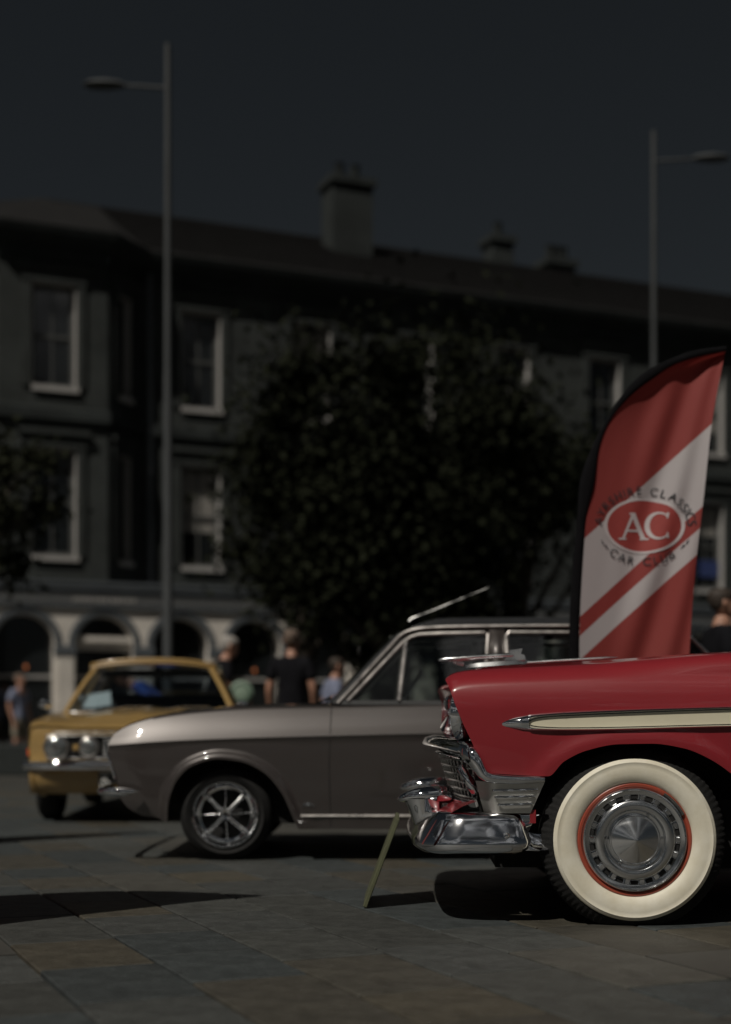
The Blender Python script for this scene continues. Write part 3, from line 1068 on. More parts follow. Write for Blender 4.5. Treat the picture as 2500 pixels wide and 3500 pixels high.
        bd.tube([(0.43, m(sy(0.45, 0.31, 0.004)), 0.306), (0.445, m(sy(0.45, 0.31, 0.004)), 0.318), (0.475, m(sy(0.45, 0.31, 0.004)), 0.318), (0.49, m(sy(0.45, 0.31, 0.004)), 0.306)], 0.004, 6)
        bd.ball((0.46, m(sy(0.45, 0.31, 0.004)), 0.31), (0.014, 0.004, 0.007), 12, 6)
        bd.build('wing_badge', CHROME, root)

    # greenhouse
    bl, tl = hs(1, 0.86), 0.60
    base = 0.865
    ax_ = [0.62, 0.71, 0.80, 0.90, 0.985, 1.05, 1.14, 1.34, 1.9, 2.5]
    rz = cr(ax_, [0.873, 0.972, 1.072, 1.182, 1.268, 1.292, 1.302, 1.308, 1.312, 1.30])

    def gy(z):       # half width of the glasshouse
        return bl - 0.012 - 0.30 * (z - base)
    for s in (0, 1):
        def m(y):
            return y if s == 0 else 2 * yc - y
        # drip rail
        pts = [(x, m(yc - gy(rz(x)) - 0.004), rz(x)) for x in dense([(0.62, 1.2, 24), (1.2, 2.45, 14)])]
        pts += [(2.6, m(yc - gy(1.25) - 0.002), 1.25), (2.95, m(yc - gy(0.88)), 0.88)]
        MB().tube(pts, 0.0105, 8).build('drip_rail', SATIN, root)
        # door window frames
        gzt = 1.268

        def yy(z, o=0.0):
            return m(yc - gy(z) - 0.002 - o)
        fr = [(0.675, 0.885), (0.985, 1.218), (1.03, 1.248), (1.08, 1.262), (1.2, 1.268), (1.445, 1.272), (1.465, 1.265), (1.455, 1.1), (1.445, 0.885)]
        MB().tube([(x, yy(z), z) for x, z in fr], 0.0125, 8).build('window_frame', SATIN, root)
        fr2 = [(1.575, 0.885), (1.57, 1.262), (1.585, 1.274), (2.2, 1.272), (2.26, 1.26), (2.42, 0.885)]
        MB().tube([(x, yy(z), z) for x, z in fr2], 0.0125, 8).build('window_frame', SATIN, root)
        MB().tube([(1.0, yy(1.225), 1.225), (0.96, yy(0.885), 0.885)], 0.015, 8).build('vent_divider', SATIN, root)
        rows = [[(x, yy(base), base), (x + 0.0, yy(0.888), 0.888)] for x in (0.62, 1.2, 1.9, 2.9)]
        MB().grid(rows).build('waist_trim', VINYL, root)
        # B pillar, A pillar skin, C pillar
        rows = [[(1.47, yy(z, 0.006), z), (1.562, yy(z, 0.006), z)] for z in (0.87, 1.0, 1.15, 1.29)]
        o = MB().grid(rows).build('pillar', GREY, root)
        o.modifiers.new('t', 'SOLIDIFY').thickness = 0.02
        rows = []
        for i in range(9):
            t = i / 8
            x = 0.6 + 0.385 * t
            z = 0.87 + 0.40 * t
            rows.append([(x - 0.035, m(yc - gy(z) + 0.05), z + 0.0), (x - 0.01, m(yc - gy(z) + 0.006), z + 0.006), (x + 0.05, m(yc - gy(z) + 0.002), z - 0.012)])
        MB().grid(rows).build('pillar', VINYL, root)
        rows = [[(2.40 - 0.0, yy(0.87), 0.87), (2.98, yy(0.87, -0.04), 0.87)], [(2.27, yy(1.27), 1.27), (2.55, yy(1.27, -0.03), 1.27)]]
        MB().grid(rows).build('pillar', VINYL, root)
        rows = [[(x0 + (x1 - x0) * k / 3, yy(z, -0.006), z) for k in range(4)] for x0, x1, z in ((0.69, 1.45, 0.885), (0.84, 1.455, 1.07), (1.04, 1.465, 1.255))]
        MB().grid(rows).build('side_window', GLASS, root)
        rows = [[(x0 + (x1 - x0) * k / 3, yy(z, -0.006), z) for k in range(4)] for x0, x1, z in ((1.575, 2.42, 0.885), (1.57, 2.34, 1.07), (1.57, 2.26, 1.265))]
        MB().grid(rows).build('side_window', GLASS, root)
    # roof
    rows = []
    for i in range(25):
        t = i / 24
        x = 0.965 + 1.62 * t
        ed = rz(x) if x < 2.45 else 1.30 - 0.35 * (x - 2.45)
        row = []
        for j in range(21):
            q = -1 + 2 * j / 20
            bul = (1 - abs(q) ** 2.4)
            h = 0.085 * sstep((x - 0.93) / 0.34) * (1 if x < 2.2 else 1 - 0.5 * (x - 2.2))
            row.append((x - 0.05 * (1 - q * q) * (1 - t), yc + q * (gy(ed) + 0.002), ed + h * bul))
        rows.append(row)
    MB().grid(rows).build('roof', VINYL, root)
    # windscreen
    rows = []
    for i in range(9):
        t = i / 8
        z = 0.868 + 0.42 * t
        row = []
        for j in range(15):
            q = -1 + 2 * j / 14
            row.append((0.53 + 0.39 * t + 0.055 * q * q, yc + q * (gy(z) - 0.05), z + 0.02 * (1 - q * q) * t))
        rows.append(row)
    MB().grid(rows).build('windscreen', GLASS, root)
    MB().tube([(r[0], r[1], r[2]) for r in rows[0]], 0.009, 8).build('windscreen_trim', CHROME, root)
    rows = []
    for i in range(5):
        t = i / 4
        z = 0.87 + 0.4 * t
        rows.append([(3.0 - 0.4 * t - 0.05 * q * q, yc + q * (gy(z) - 0.05), z) for q in [-1 + 2 * j / 8 for j in range(9)]])
    MB().grid(rows).build('rear_window', GLASS, root)
    # wipers and mirror
    MB().tube([(0.50, 0.55, 0.885), (0.56, 0.3, 0.905), (0.575, 0.2, 0.91)], 0.006, 6).build('wiper', DARK, root)
    MB().tube([(0.52, 1.0, 0.895), (0.56, 0.72, 0.91)], 0.006, 6).build('wiper', DARK, root)
    MB().ball((0.73, yc, 1.2), (0.012, 0.11, 0.03), 14, 8).build('rear_view_mirror', DARK, root)
    # seats, steering wheel
    for y in (0.42, 1.18):
        MB().box((1.25, y, 0.72), (0.5, 0.5, 0.16), ch=0.05).box((1.5, y, 0.92), (0.12, 0.48, 0.46), rot=(0, R(10), 0), ch=0.05).build('seat', SEAT, root)
    MB().box((2.2, yc, 0.72), (0.5, 1.3, 0.16), ch=0.05).box((2.5, yc, 0.86), (0.12, 1.3, 0.4), rot=(0, R(14), 0), ch=0.05).build('seat', SEAT, root)
    MB().box((0.78, yc, 0.83), (0.3, 1.35, 0.10), ch=0.04).build('dashboard', VINYL, root)
    st = MB()
    rows = []
    c = Vector((1.0, 0.42, 0.9))
    tilt = Euler((0, R(-60), 0)).to_matrix()
    pts = [c + tilt @ Vector((0.19 * math.cos(a), 0.19 * math.sin(a), 0)) for a in [2 * math.pi * k / 28 for k in range(29)]]
    st.tube(pts, 0.011, 8)
    st.tube([pts[3], c, pts[17]], 0.008, 6)
    st.build('steering_wheel', CHROME_D, root)
    # aerial lying back on the roof
    MB().tube([(1.03, 0.72, 1.375), (1.045, 0.72, 1.392), (1.15, 0.72, 1.432), (1.507, 0.72, 1.578)], [0.009, 0.006, 0.0035, 0.0025], 8, up=(0, 1, 0)).build('aerial', CHROME_D, root)

    # wheels
    w0 = empty('wheel')
    w0.parent = root
    w0.location = (0, 0.035, 0.257)
    tyre_mesh(0.258, 0.182, 0.17, -0.2555, lugs=0).build('tyre', BLACK, w0)
    b = MB()
    b.lathe([(0.186, 0.006), (0.185, -0.006), (0.180, -0.010), (0.174, -0.006), (0.168, 0.006), (0.160, 0.026), (0.152, 0.04), (0.144, 0.042), (0.139, 0.038), (0.134, 0.046), (0.13, 0.07)], 72)
    b.build('rim', CHROME, w0)
    b = MB()
    b.lathe([(0.0, 0.085), (0.134, 0.085)], 32)
    b.build('brake_backing', DARK, w0)
    b = MB()
    rows = [[(0.024, -0.013, -0.0), (0.024, 0.013, 0.0)]]
    b.tube([(0.024, 0.028, 0), (0.05, 0.026, 0), (0.10, 0.036, 0), (0.142, 0.05, 0)], [0.02, 0.0165, 0.0155, 0.022], 10, up=(0, 1, 0), asp=(0.8, 1))
    sp = b.build('spoke', ORN, w0, ang=60)
    for k in range(8):
        o = sp if k == 0 else inst(sp, w0)
        o.rotation_euler = (0, R(45 * k + 43), 0)
        o.scale = (1, 1, 1.0 if k % 2 == 0 else 0.45)
        if k % 2:
            o.location = (0, 0.026, 0)
    b = MB()
    b.lathe([(0.012, 0.02), (0.014, 0.012), (0.026, 0.010), (0.034, 0.018), (0.038, 0.04)], 28)
    b.build('hub', CHROME, w0)
    nut = MB()
    nut.lathe([(0.0, 0.008), (0.005, 0.009), (0.009, 0.016), (0.009, 0.05)], 8, c=(0.052, 0, 0))
    nm = nut.build('wheel_nut', CHROME, w0)
    for k in range(4):
        o = nm if k == 0 else inst(nm, w0)
        o.rotation_euler = (0, R(90 * k - 3), 0)
    for (x, y, fl) in ((2.49, 0.035, 0), (0, 2 * yc - 0.035, 1), (2.49, 2 * yc - 0.035, 1)):
        c = copy_tree(w0, root)
        c.location = (x, y, 0.257)
        c.rotation_euler = (0, 0.4, math.pi if fl else 0)


grey_car()

# ---------------------------------------------------------------- yellow car (facing the camera)


def yellow_car():
    # local x runs rearwards, world +y ; local y to world -x
    yc = 0.83
    root = empty('parked_car', (-1.83 + yc, 11.62, 0), R(90 + 3.4))
    tag(root, 'ochre yellow saloon with four round headlights facing the camera', 'car')
    zb = cr([-0.62, -0.45, -0.33, -0.325, -0.27, -0.18, 0, 0.18, 0.28, 0.34, 0.36, 2.2, 2.22, 2.3, 2.55, 2.8, 2.9, 2.95, 3.6], [0.235, 0.21, 0.21, 0.22, 0.42, 0.52, 0.57, 0.52, 0.42, 0.22, 0.2, 0.2, 0.22, 0.45, 0.56, 0.45, 0.25, 0.25, 0.32])
    W = cr([-0.6, -0.4, 0, 0.6, 2.4, 3.6], [0.80, 0.835, 0.845, 0.85, 0.85, 0.76])
    zs = cr([-0.62, -0.56, -0.45, -0.2, 0.3, 0.9, 2.4, 3.6], [0.70, 0.735, 0.765, 0.795, 0.83, 0.86, 0.88, 0.80])

    def hs(x, z):
        c = 0.60
        d = abs(z - c)
        o = -0.10 * d - 0.22 * d * d
        dd = math.hypot(x, z - 0.27)
        fl = 0.016 * math.exp(-((dd - 0.31) / 0.04) ** 2) if dd > 0.2 else 0
        return W(x) + o + fl

    def top(x):
        c = zs(x)
        w = hs(x, c)
        f = sstep((x + 0.6) / 0.5)
        return [(w - 0.03, c + 0.014), (w - 0.08, c + 0.020), (w - 0.16, c + 0.014), (w - 0.24, c + 0.012), (0.45, c + 0.024 * f), (0.25, c + 0.05 * f), (0.1, c + 0.045 * f), (0.0, c + 0.06 * f)]
    fz = cr([0.21, 0.25, 0.33, 0.42, 0.47, 0.6, 0.68, 0.74], [-0.5, -0.56, -0.60, -0.605, -0.59, -0.595, -0.605, -0.59])
    fh = cr([0, 0.5, 0.75, 0.85], [-0.03, -0.015, 0.01, 0.06])
    P = dict(xs=dense([(-0.56, -0.3, 16), (-0.3, 0.36, 30), (0.36, 2.2, 16), (2.2, 2.95, 18), (2.95, 3.55, 8)]), x0=-0.56, x1=3.55, yc=yc, zb=zb, hs=hs, zs=zs, top=top,
             xf=lambda h, z: fz(z) + fh(h), blend=0.25, ns=18)
    loft_body(P).build('body', YEL, root, ang=45)

    def face(z0, z1, hw, off, name, m, n=24, k=7):
        rows = []
        for j in range(n + 1):
            q = -1 + 2 * j / n
            rows.append([(fz(z0 + (z1 - z0) * i / k) + fh(abs(q) * hw) + off, yc + hw * q, z0 + (z1 - z0) * i / k) for i in range(k + 1)])
        return MB().grid(rows).build(name, m, root, ang=60)
    face(0.225, 0.735, 0.80, 0.012, 'front_panel', YEL)
    face(0.503, 0.672, 0.655, 0.004, 'grille', DARK)
    # chrome surround of the grille
    pts = []
    for q, z in [(-1, 0.50), (-1.012, 0.59), (-1, 0.675), (-0.5, 0.675), (0, 0.675), (0.5, 0.675), (1, 0.675), (1.012, 0.59), (1, 0.50), (0.5, 0.50), (0, 0.50), (-0.5, 0.50), (-1, 0.50)]:
        pts.append((fz(z) + fh(abs(q) * 0.66) - 0.008, yc + 0.66 * q, z))
    MB().tube(pts, 0.0075, 8, up=(1, 0, 0)).build('grille_trim', CHROME_D, root)
    MB().tube([(fz(0.705) + fh(0.62 * abs(q)) - 0.008, yc + 0.62 * q, 0.70) for q in (-1, -0.5, 0, 0.5, 1)], 0.008, 8).build('bonnet_edge_trim', CHROME_D, root)
    for i in range(6):
        z = 0.52 + 0.026 * i
        MB().tube([(fz(z) + fh(0.2 * abs(q)) - 0.004, yc + 0.22 * q, z) for q in (-1, 0, 1)], 0.004, 6).build('grille_bar', CHROME_D, root)
    MB().box((-0.63, yc + 0.43, 0.585), (0.02, 0.05, 0.05), ch=0.008).build('lamp_badge', YEL, root)
    for y, r in ((0.585, 0.098), (0.335, 0.078)):
        for s in (-1, 1):
            hl = empty('headlight')
            hl.parent = root
            hl.location = (fz(0.585) + fh(abs(y)) - 0.012, yc + s * y, 0.585)
            hl.rotation_euler = (0, 0, R(90))
            hl.rotation_euler.z = R(-90)
            b = MB()
            b.lathe([(r - 0.016, -0.004), (r - 0.008, -0.014), (r, -0.008), (r + 0.002, 0.02)], 36)
            b.build('bezel', SATIN, hl)
            b = MB()
            b.lathe([(0.0, -0.022), (r * 0.4, -0.019), (r * 0.75, -0.009), (r - 0.014, 0.0)], 36)
            b.build('lens', LENS, hl)
    for s in (-1, 1):
        b = MB()
        b.box((-0.50, yc + s * 0.795, 0.55), (0.07, 0.04, 0.075), rot=(0, 0, R(-s * 20)), ch=0.012)
        b.build('indicator_lamp', ORANGE, root)
    # bumper
    cs = [(0.02, 0.032), (-0.014, 0.03), (-0.026, 0.012), (-0.026, -0.012), (-0.014, -0.03), (0.02, -0.032)]
    rows = []
    for q in [-1 + 2 * j / 28 for j in range(29)]:
        x = -0.665 + 0.13 * abs(q) ** 6
        rows.append([(x + d, yc + 0.845 * q, 0.445 + z) for d, z in cs])
    MB().grid(rows).build('bumper', CHROME, root, ang=40)
    # number plate
    pl = MB()
    pl.box((-0.63, yc, 0.345), (0.012, 0.52, 0.115), ch=0.004)
    plate = pl.build('number_plate', PLATE, root)
    vs, fs = text_mesh('K', 0.105)
    b = MB()
    b.v = [(-0.6385, yc + 0.205 - v[0], 0.309 + v[1]) for v in vs]
    b.f = fs
    b.build('plate_letter', PLATEW, plate, smooth=False)
    b = MB()
    b.tube([(-0.638, yc - 0.25, 0.292), (-0.638, yc + 0.25, 0.292), (-0.638, yc + 0.25, 0.398), (-0.638, yc - 0.25, 0.398), (-0.638, yc - 0.25, 0.292)], 0.004, 6, up=(1, 0, 0))
    b.build('plate_border', PLATEW, plate)
    MB().box((1.2, yc, 0.4), (3.0, 1.2, 0.3)).box((0, yc, 0.45), (1.0, 1.0, 0.4)).build('underbody', DARK, root, smooth=False)
    # glasshouse
    zb0, zt = 0.875, 1.30

    def hw(z):
        return 0.735 - 0.42 * (z - zb0) - 0.05 * ((z - zb0) / 0.42) ** 2
    rows = []
    for i in range(21):
        t = i / 20
        x = 1.16 + 1.15 * t
        rows.append([(x - 0.05 * (1 - q * q) * (1 - t), yc + q * (0.555 + 0.01 * math.sin(3.14 * t)), zt - 0.02 + 0.05 * (1 - abs(q) ** 2.5) + 0.012 * math.sin(math.pi * t)) for q in [-1 + 2 * j / 16 for j in range(17)]])
    o = MB().grid(rows).build('roof', YEL, root)
    o.modifiers.new('t', 'SOLIDIFY').thickness = -0.03
    MB().tube([(r[0] - 0.0, r[1], r[2] - 0.012) for r in rows[0]], 0.014, 8).build('windscreen_header', YEL, root)
    rows = []
    for i in range(9):
        t = i / 8
        z = zb0 + (zt - 0.005 - zb0) * t
        rows.append([(0.68 + 0.455 * t + 0.09 * q * q * (1 - 0.4 * t), yc + q * (hw(z) - 0.03), z + 0.02 * (1 - q * q) * t) for q in [-1 + 2 * j / 14 for j in range(15)]])
    MB().grid(rows).build('windscreen', GLASSC, root)
    MB().tube([(r[0] - 0.004, r[1], r[2]) for r in rows[0]], 0.008, 6).build('windscreen_trim', CHROME, root)
    rr = []
    for i in range(6):
        t = i / 5
        z = zb0 + (zt - 0.02 - zb0) * t
        rr.append([(2.85 - 0.5 * t, yc + q * (hw(z) - 0.05), z) for q in (-1, -0.5, 0, 0.5, 1)])
    MB().grid(rr).build('rear_window', GLASSC, root)
    for s in (-1, 1):
        pts = [(0.77 + 0.42 * t, yc + s * (hw(zb0 + 0.42 * t) - 0.012), zb0 - 0.01 + 0.425 * t) for t in [k / 8 for k in range(9)]]
        MB().tube(pts, 0.024, 8, asp=(1, 0.8)).build('pillar', YEL, root)
        MB().tube([(1.6, yc + s * hw(zb0), zb0), (1.62, yc + s * hw(1.28), 1.28)], 0.02, 8).build('pillar', YEL, root)
        MB().tube([(2.9, yc + s * hw(zb0), zb0 - 0.02), (2.35, yc + s * hw(1.28), 1.28)], 0.035, 8).build('pillar', YEL, root)
        g = [[(0.84 + 0.35 * t, yc + s * (hw(zb0 + 0.4 * t) - 0.004), zb0 + 0.4 * t), (2.8 - 0.45 * t, yc + s * (hw(zb0 + 0.4 * t) - 0.004), zb0 + 0.4 * t)] for t in (0, 0.5, 1)]
        MB().grid(g).build('side_window', GLASSC, root)
        # wing mirrors
        mr = MB()
        mr.tube([(0.30, yc + s * 0.77, 0.84), (0.30, yc + s * 0.80, 0.90)], 0.007, 8)
        mr.ball((0.29, yc + s * 0.815, 0.93), (0.028, 0.058, 0.038), 16, 10)
        mr.build('wing_mirror', CHROME, root)
    MB().box((1.75, yc, 1.243), (1.2, 0.98, 0.03), ch=0.01).box((1.22, yc - 0.28, 1.225), (0.03, 0.4, 0.07), ch=0.01).box((1.22, yc + 0.28, 1.225), (0.03, 0.4, 0.07), ch=0.01).build('headliner', VINYL, root)
    for s in (-1, 1):
        MB().grid([[(2.3, yc + s * 0.66, 0.9), (2.8, yc + s * 0.63, 0.9)], [(2.1, yc + s * 0.52, 1.25), (2.42, yc + s * 0.5, 1.25)]]).build('pillar_trim', VINYL, root)
    for y in (-0.1, 0.38):
        MB().tube([(0.64, yc + y, 0.885), (0.70, yc + y - 0.2, 0.915), (0.73, yc + y - 0.42, 0.915)], 0.006, 6).build('wiper', CHROME_D, root)
    MB().box((0.60, yc - 0.03, 0.90), (0.10, 0.07, 0.012), ch=0.003).build('washer_vent', CHROME, root)
    MB().box((0.98, yc, 0.87), (0.4, 1.25, 0.08), ch=0.03).build('dashboard', VINYL, root)
    for y in (-0.36, 0.36):
        MB().box((1.5, yc + y, 0.74), (0.5, 0.5, 0.14), ch=0.05).box((1.78, yc + y, 0.87), (0.12, 0.48, 0.36), rot=(0, R(12), 0), ch=0.05).build('seat', SEAT, root)
    MB().box((2.45, yc, 0.85), (0.14, 1.2, 0.42), rot=(0, R(14), 0), ch=0.05).build('seat', SEAT, root)
    # wheels
    w0 = empty('wheel')
    w0.parent = root
    w0.location = (0, 0.03, 0.285)
    tyre_mesh(0.287, 0.175, 0.18, -0.2835).build('tyre', BLACK, w0)
    b = MB()
    b.lathe([(0.178, 0.006), (0.176, -0.004), (0.165, 0.0), (0.155, 0.03), (0.12, 0.045), (0.08, 0.03), (0.05, 0.012), (0.0, 0.008)], 48)
    b.build('rim', CHROME_D, w0)
    for (x, y, fl) in ((2.56, 0.03, 0), (0, 2 * yc - 0.03, 1), (2.56, 2 * yc - 0.03, 1)):
        c = copy_tree(w0, root)
        c.location = (x, y, 0.285)
        c.rotation_euler = (0, 0.4, math.pi if fl else 0)
    # papers behind the windscreen (things of their own)
    M = Matrix.Translation(root.location) @ Matrix.Rotation(root.rotation_euler.z, 4, 'Z')

    def wp(x, y, z):
        return M @ Vector((x, y, z))

    def sheet(name, c, w, h, tilt, roll, label):
        b = MB()
        b.box((0, 0, 0), (w, 0.004, h))
        o = b.build(name, PAPER, smooth=False)
        o.location = wp(*c)
        o.rotation_euler = (R(tilt), R(roll), R(3))
        tag(o, label, 'paper')
    sheet('paper_sign', (0.98, yc + 0.49, 0.975), 0.27, 0.16, -38, -10, 'pale paper sign lying on the dashboard inside the yellow car')
    return wp, yc


YWP, YYC = yellow_car()

# ---------------------------------------------------------------- feather flags


def feather_flag(name, root_loc, rz, label, printed=True, lean=0.0, width=1.0, group=None):
    """local frame: x to the right, z up, cloth about the y=0 plane"""
    root = empty(name, root_loc, rz)
    tag(root, label, 'flag', group)
    # sleeve curve (x, z) : outer edge, then cloth edge
    zz = [0.0, 0.4, 0.93, 1.32, 1.64, 1.80, 1.93, 2.08, 2.19, 2.255, 2.295, 2.315]
    so = [-0.055, -0.045, -0.022, 0.035, 0.09, 0.145, 0.20, 0.315, 0.43, 0.55, 0.67, 0.825]
    lo = cr(zz, so)
    si_z = [0.0, 0.4, 0.60, 0.84, 1.05, 1.19, 1.33, 1.42, 1.50, 1.54, 1.573]
    # measured outline, metres from the foot of the cloth (z runs up)
    OUT = [(-0.057, -0.95), (-0.057, 0.0), (-0.025, 0.6), (0.032, 0.925), (0.081, 1.087), (0.146, 1.215), (0.259, 1.369), (0.372, 1.474), (0.494, 1.539), (0.615, 1.579), (0.77, 1.60)]
    INN = [(0.0, -0.95), (0.0, 0.0), (0.028, 0.6), (0.049, 0.842), (0.089, 1.045), (0.146, 1.19), (0.243, 1.328), (0.356, 1.417), (0.494, 1.498), (0.615, 1.539), (0.765, 1.571)]
    RIG = [(0.50, -0.95), (0.579, 0.04), (0.615, 0.542), (0.64, 0.769), (0.688, 1.174), (0.765, 1.571)]
    n = 48
    fo = [cr(range(11), [p[k] for p in OUT]) for k in (0, 1)]
    fi = [cr(range(11), [p[k] for p in INN]) for k in (0, 1)]
    fr = cr([p[1] for p in RIG], [p[0] for p in RIG])
    fl = cr([p[1] for p in INN], [p[0] for p in INN])

    def depth(x, z):
        t = (x - fl(z)) / max(0.02, fr(z) - fl(z))
        a = sstep(t * 1.3)
        f1 = 0.012 * math.sin(9.0 * (x * 1.0 - 0.42 * z) * 2.2 + 0.8)
        f2 = 0.009 * math.sin(15.0 * (x * 1.15 - 0.33 * z) * 2.0 + 2.1)
        edge = 0.02 * math.sin(26 * (x - 0.28 * z)) * sstep((t - 0.72) / 0.3)
        bel = 0.05 * math.sin(math.pi * min(1, max(0, t)))
        return a * (f1 + f2) + bel + edge
    Z0 = 1.08
    rows = []
    for i in range(n * 2 + 1):
        t = 10 * i / (n * 2)
        a = (fi[0](t), fi[1](t))
        # row of cloth at this height
        row = []
        for j in range(41):
            u = j / 40
            x = a[0] + (fr(a[1]) - a[0]) * u
            row.append((x, depth(x, a[1]), a[1] + Z0))
        rows.append(row)
    cloth = MB().grid(rows).build('cloth', FLAGM if printed else FLAGPLAIN, root, ang=80)
    cloth.location = (0, 0, 0)
    b = MB()
    path = []
    rad = []
    for i in range(61):
        t = 10 * i / 60
        p, q = (fo[0](t), fo[1](t)), (fi[0](t), fi[1](t))
        path.append(((p[0] + q[0]) / 2, 0.0, (p[1] + q[1]) / 2 + Z0))
        rad.append(math.hypot(p[0] - q[0], p[1] - q[1]) / 2 * 0.92)
    b.tube(path, rad, 10, up=(0, 1, 0), asp=(1.0, 0.4))
    b.build('pole_sleeve', FABBLACK, root, ang=70)
    b = MB()
    b.tube([(-0.029, 0, 0.0), (-0.029, 0, 0.2)], 0.014, 10, up=(0, 1, 0))
    for k in range(4):
        a = math.pi / 2 * k + 0.6
        b.tube([(-0.029, 0, 0.03), (-0.029 + 0.32 * math.cos(a), 0.32 * math.sin(a), 0.012)], 0.012, 8)
    b.build('cross_base', CHROME_D, root)
    if not printed:
        return root

    def on(x, z, o):
        return (x, depth(x, z) - o, z + Z0)
    cx, cz, er, ez = 0.344, 0.665, 0.194, 0.134

    def disc(r0, r1, name, m, o):
        rows = []
        for k in range(73):
            a = 2 * math.pi * k / 72
            row = []
            for i in range(9):
                t = r0 + (r1 - r0) * i / 8
                row.append(on(cx + er * t * math.cos(a), cz + ez * t * math.sin(a), o))
            rows.append(row)
        return MB().grid(rows).build(name, m, cloth, ang=80)
    disc(0.0, 1.0, 'badge_disc', FRED, 0.0025)
    disc(1.0, 1.09, 'badge_ring', FWHITE, 0.003)

    def glyph(polys, name, m, o):
        b = MB()
        for pts in polys:
            b.grid([[on(x, z, o) for x, z in row] for row in pts])
        return b.build(name, m, cloth, ang=80)

    def stroke(p, q, w0, w1, k=8):
        p, q = Vector((p[0], p[1])), Vector((q[0], q[1]))
        d = (q - p).normalized()
        nn = Vector((-d.y, d.x))
        out = []
        for i in range(k + 1):
            t = i / k
            w = w0 + (w1 - w0) * t
            c = p + (q - p) * t
            out.append([(c.x - nn.x * w, c.y - nn.y * w), (c.x, c.y), (c.x + nn.x * w, c.y + nn.y * w)])
        return out
    ax, bz, H = cx - 0.055, cz - 0.07, 0.136
    A = [stroke((ax - 0.055, bz), (ax + 0.002, bz + H), 0.0055, 0.0075), stroke((ax + 0.057, bz), (ax - 0.002, bz + H), 0.011, 0.012), stroke((ax - 0.035, bz + 0.045), (ax + 0.035, bz + 0.045), 0.005, 0.005),
         stroke((ax - 0.078, bz + 0.002), (ax - 0.036, bz + 0.002), 0.004, 0.004), stroke((ax + 0.036, bz + 0.002), (ax + 0.082, bz + 0.002), 0.004, 0.004), stroke((ax - 0.02, bz + H - 0.003), (ax + 0.012, bz + H - 0.003), 0.005, 0.005)]
    glyph(A, 'letter', FWHITE, 0.0045)
    c0 = (cx + 0.078, cz + 0.0)
    arc = []
    for k in range(33):
        a = R(48 + 264 * k / 32)
        w = 0.004 + 0.009 * (0.5 - 0.5 * math.cos(math.pi * 2 * min(1, max(0, (k - 2) / 28))))
        arc.append([(c0[0] + (0.058 + w * s) * math.cos(a), c0[1] + (0.068 + w * s) * math.sin(a)) for s in (-1, 0, 1)])
    C = [arc, stroke((c0[0] + 0.044, c0[1] + 0.066), (c0[0] + 0.040, c0[1] + 0.036), 0.006, 0.003), stroke((c0[0] + 0.044, c0[1] - 0.066), (c0[0] + 0.040, c0[1] - 0.036), 0.006, 0.003)]
    glyph(C, 'letter', FWHITE, 0.0045)

    def arc_text(s, rx, rz, a0, a1, size, inward):
        ws = []
        ms = []
        for ch in s:
            if ch == ' ':
                ws.append(0.45)
                ms.append(None)
                continue
            vs, fs = text_mesh(ch, 1.0)
            xs = [v[0] for v in vs]
            ws.append(max(xs) - min(xs) + 0.16)
            ms.append((vs, fs))
        tot = sum(ws)
        acc = 0
        for ch, w, mm in zip(s, ws, ms):
            t = (acc + w / 2) / tot
            acc += w
            if mm is None:
                continue
            a = R(a0 + (a1 - a0) * t)
            px, pz = cx + rx * math.cos(a), cz + rz * math.sin(a)
            tx, tz = -rx * math.sin(a), rz * math.cos(a)
            sgn = -1 if a1 < a0 else 1
            tl = math.hypot(tx, tz) * sgn
            tx, tz = tx / tl, tz / tl
            nx, nz = -tz, tx
            vs, fs = mm
            xm = (max(v[0] for v in vs) + min(v[0] for v in vs)) / 2
            b = MB()
            b.v = [on(px + (v[0] - xm) * size * tx + (v[1] - 0.35) * size * nx, pz + (v[0] - xm) * size * tz + (v[1] - 0.35) * size * nz, 0.006) for v in vs]
            b.f = fs
            b.build('letter', FINK, cloth, smooth=False)
    arc_text('AYRSHIRE CLASSICS', 0.243, 0.186, 180, -2, 0.062, False)
    arc_text('CAR CLUB', 0.243, 0.188, 223, 311, 0.062, True)
    # little tail flourishes beside the badge
    for sx in (-1, 1):
        pts = [stroke((cx + sx * 0.228, cz - 0.075), (cx + sx * 0.215, cz - 0.098), 0.001, 0.0035, 3), stroke((cx + sx * 0.208, cz - 0.102), (cx + sx * 0.188, cz - 0.122), 0.004, 0.001, 3)]
        glyph(pts, 'flourish', FINK, 0.006)
    return root


FRED = mat('flag_red', (0.23, 0.03, 0.026), 0.75, var=0.06, vscale=30)
FWHITE = mat('flag_white', (0.42, 0.395, 0.405), 0.75, var=0.03, vscale=30)
FINK = mat('flag_ink', (0.012, 0.016, 0.02), 0.8, var=0.1)
FLAGPLAIN = mat('flag_plain_red', (0.25, 0.034, 0.03), 0.75, var=0.06, vscale=30)


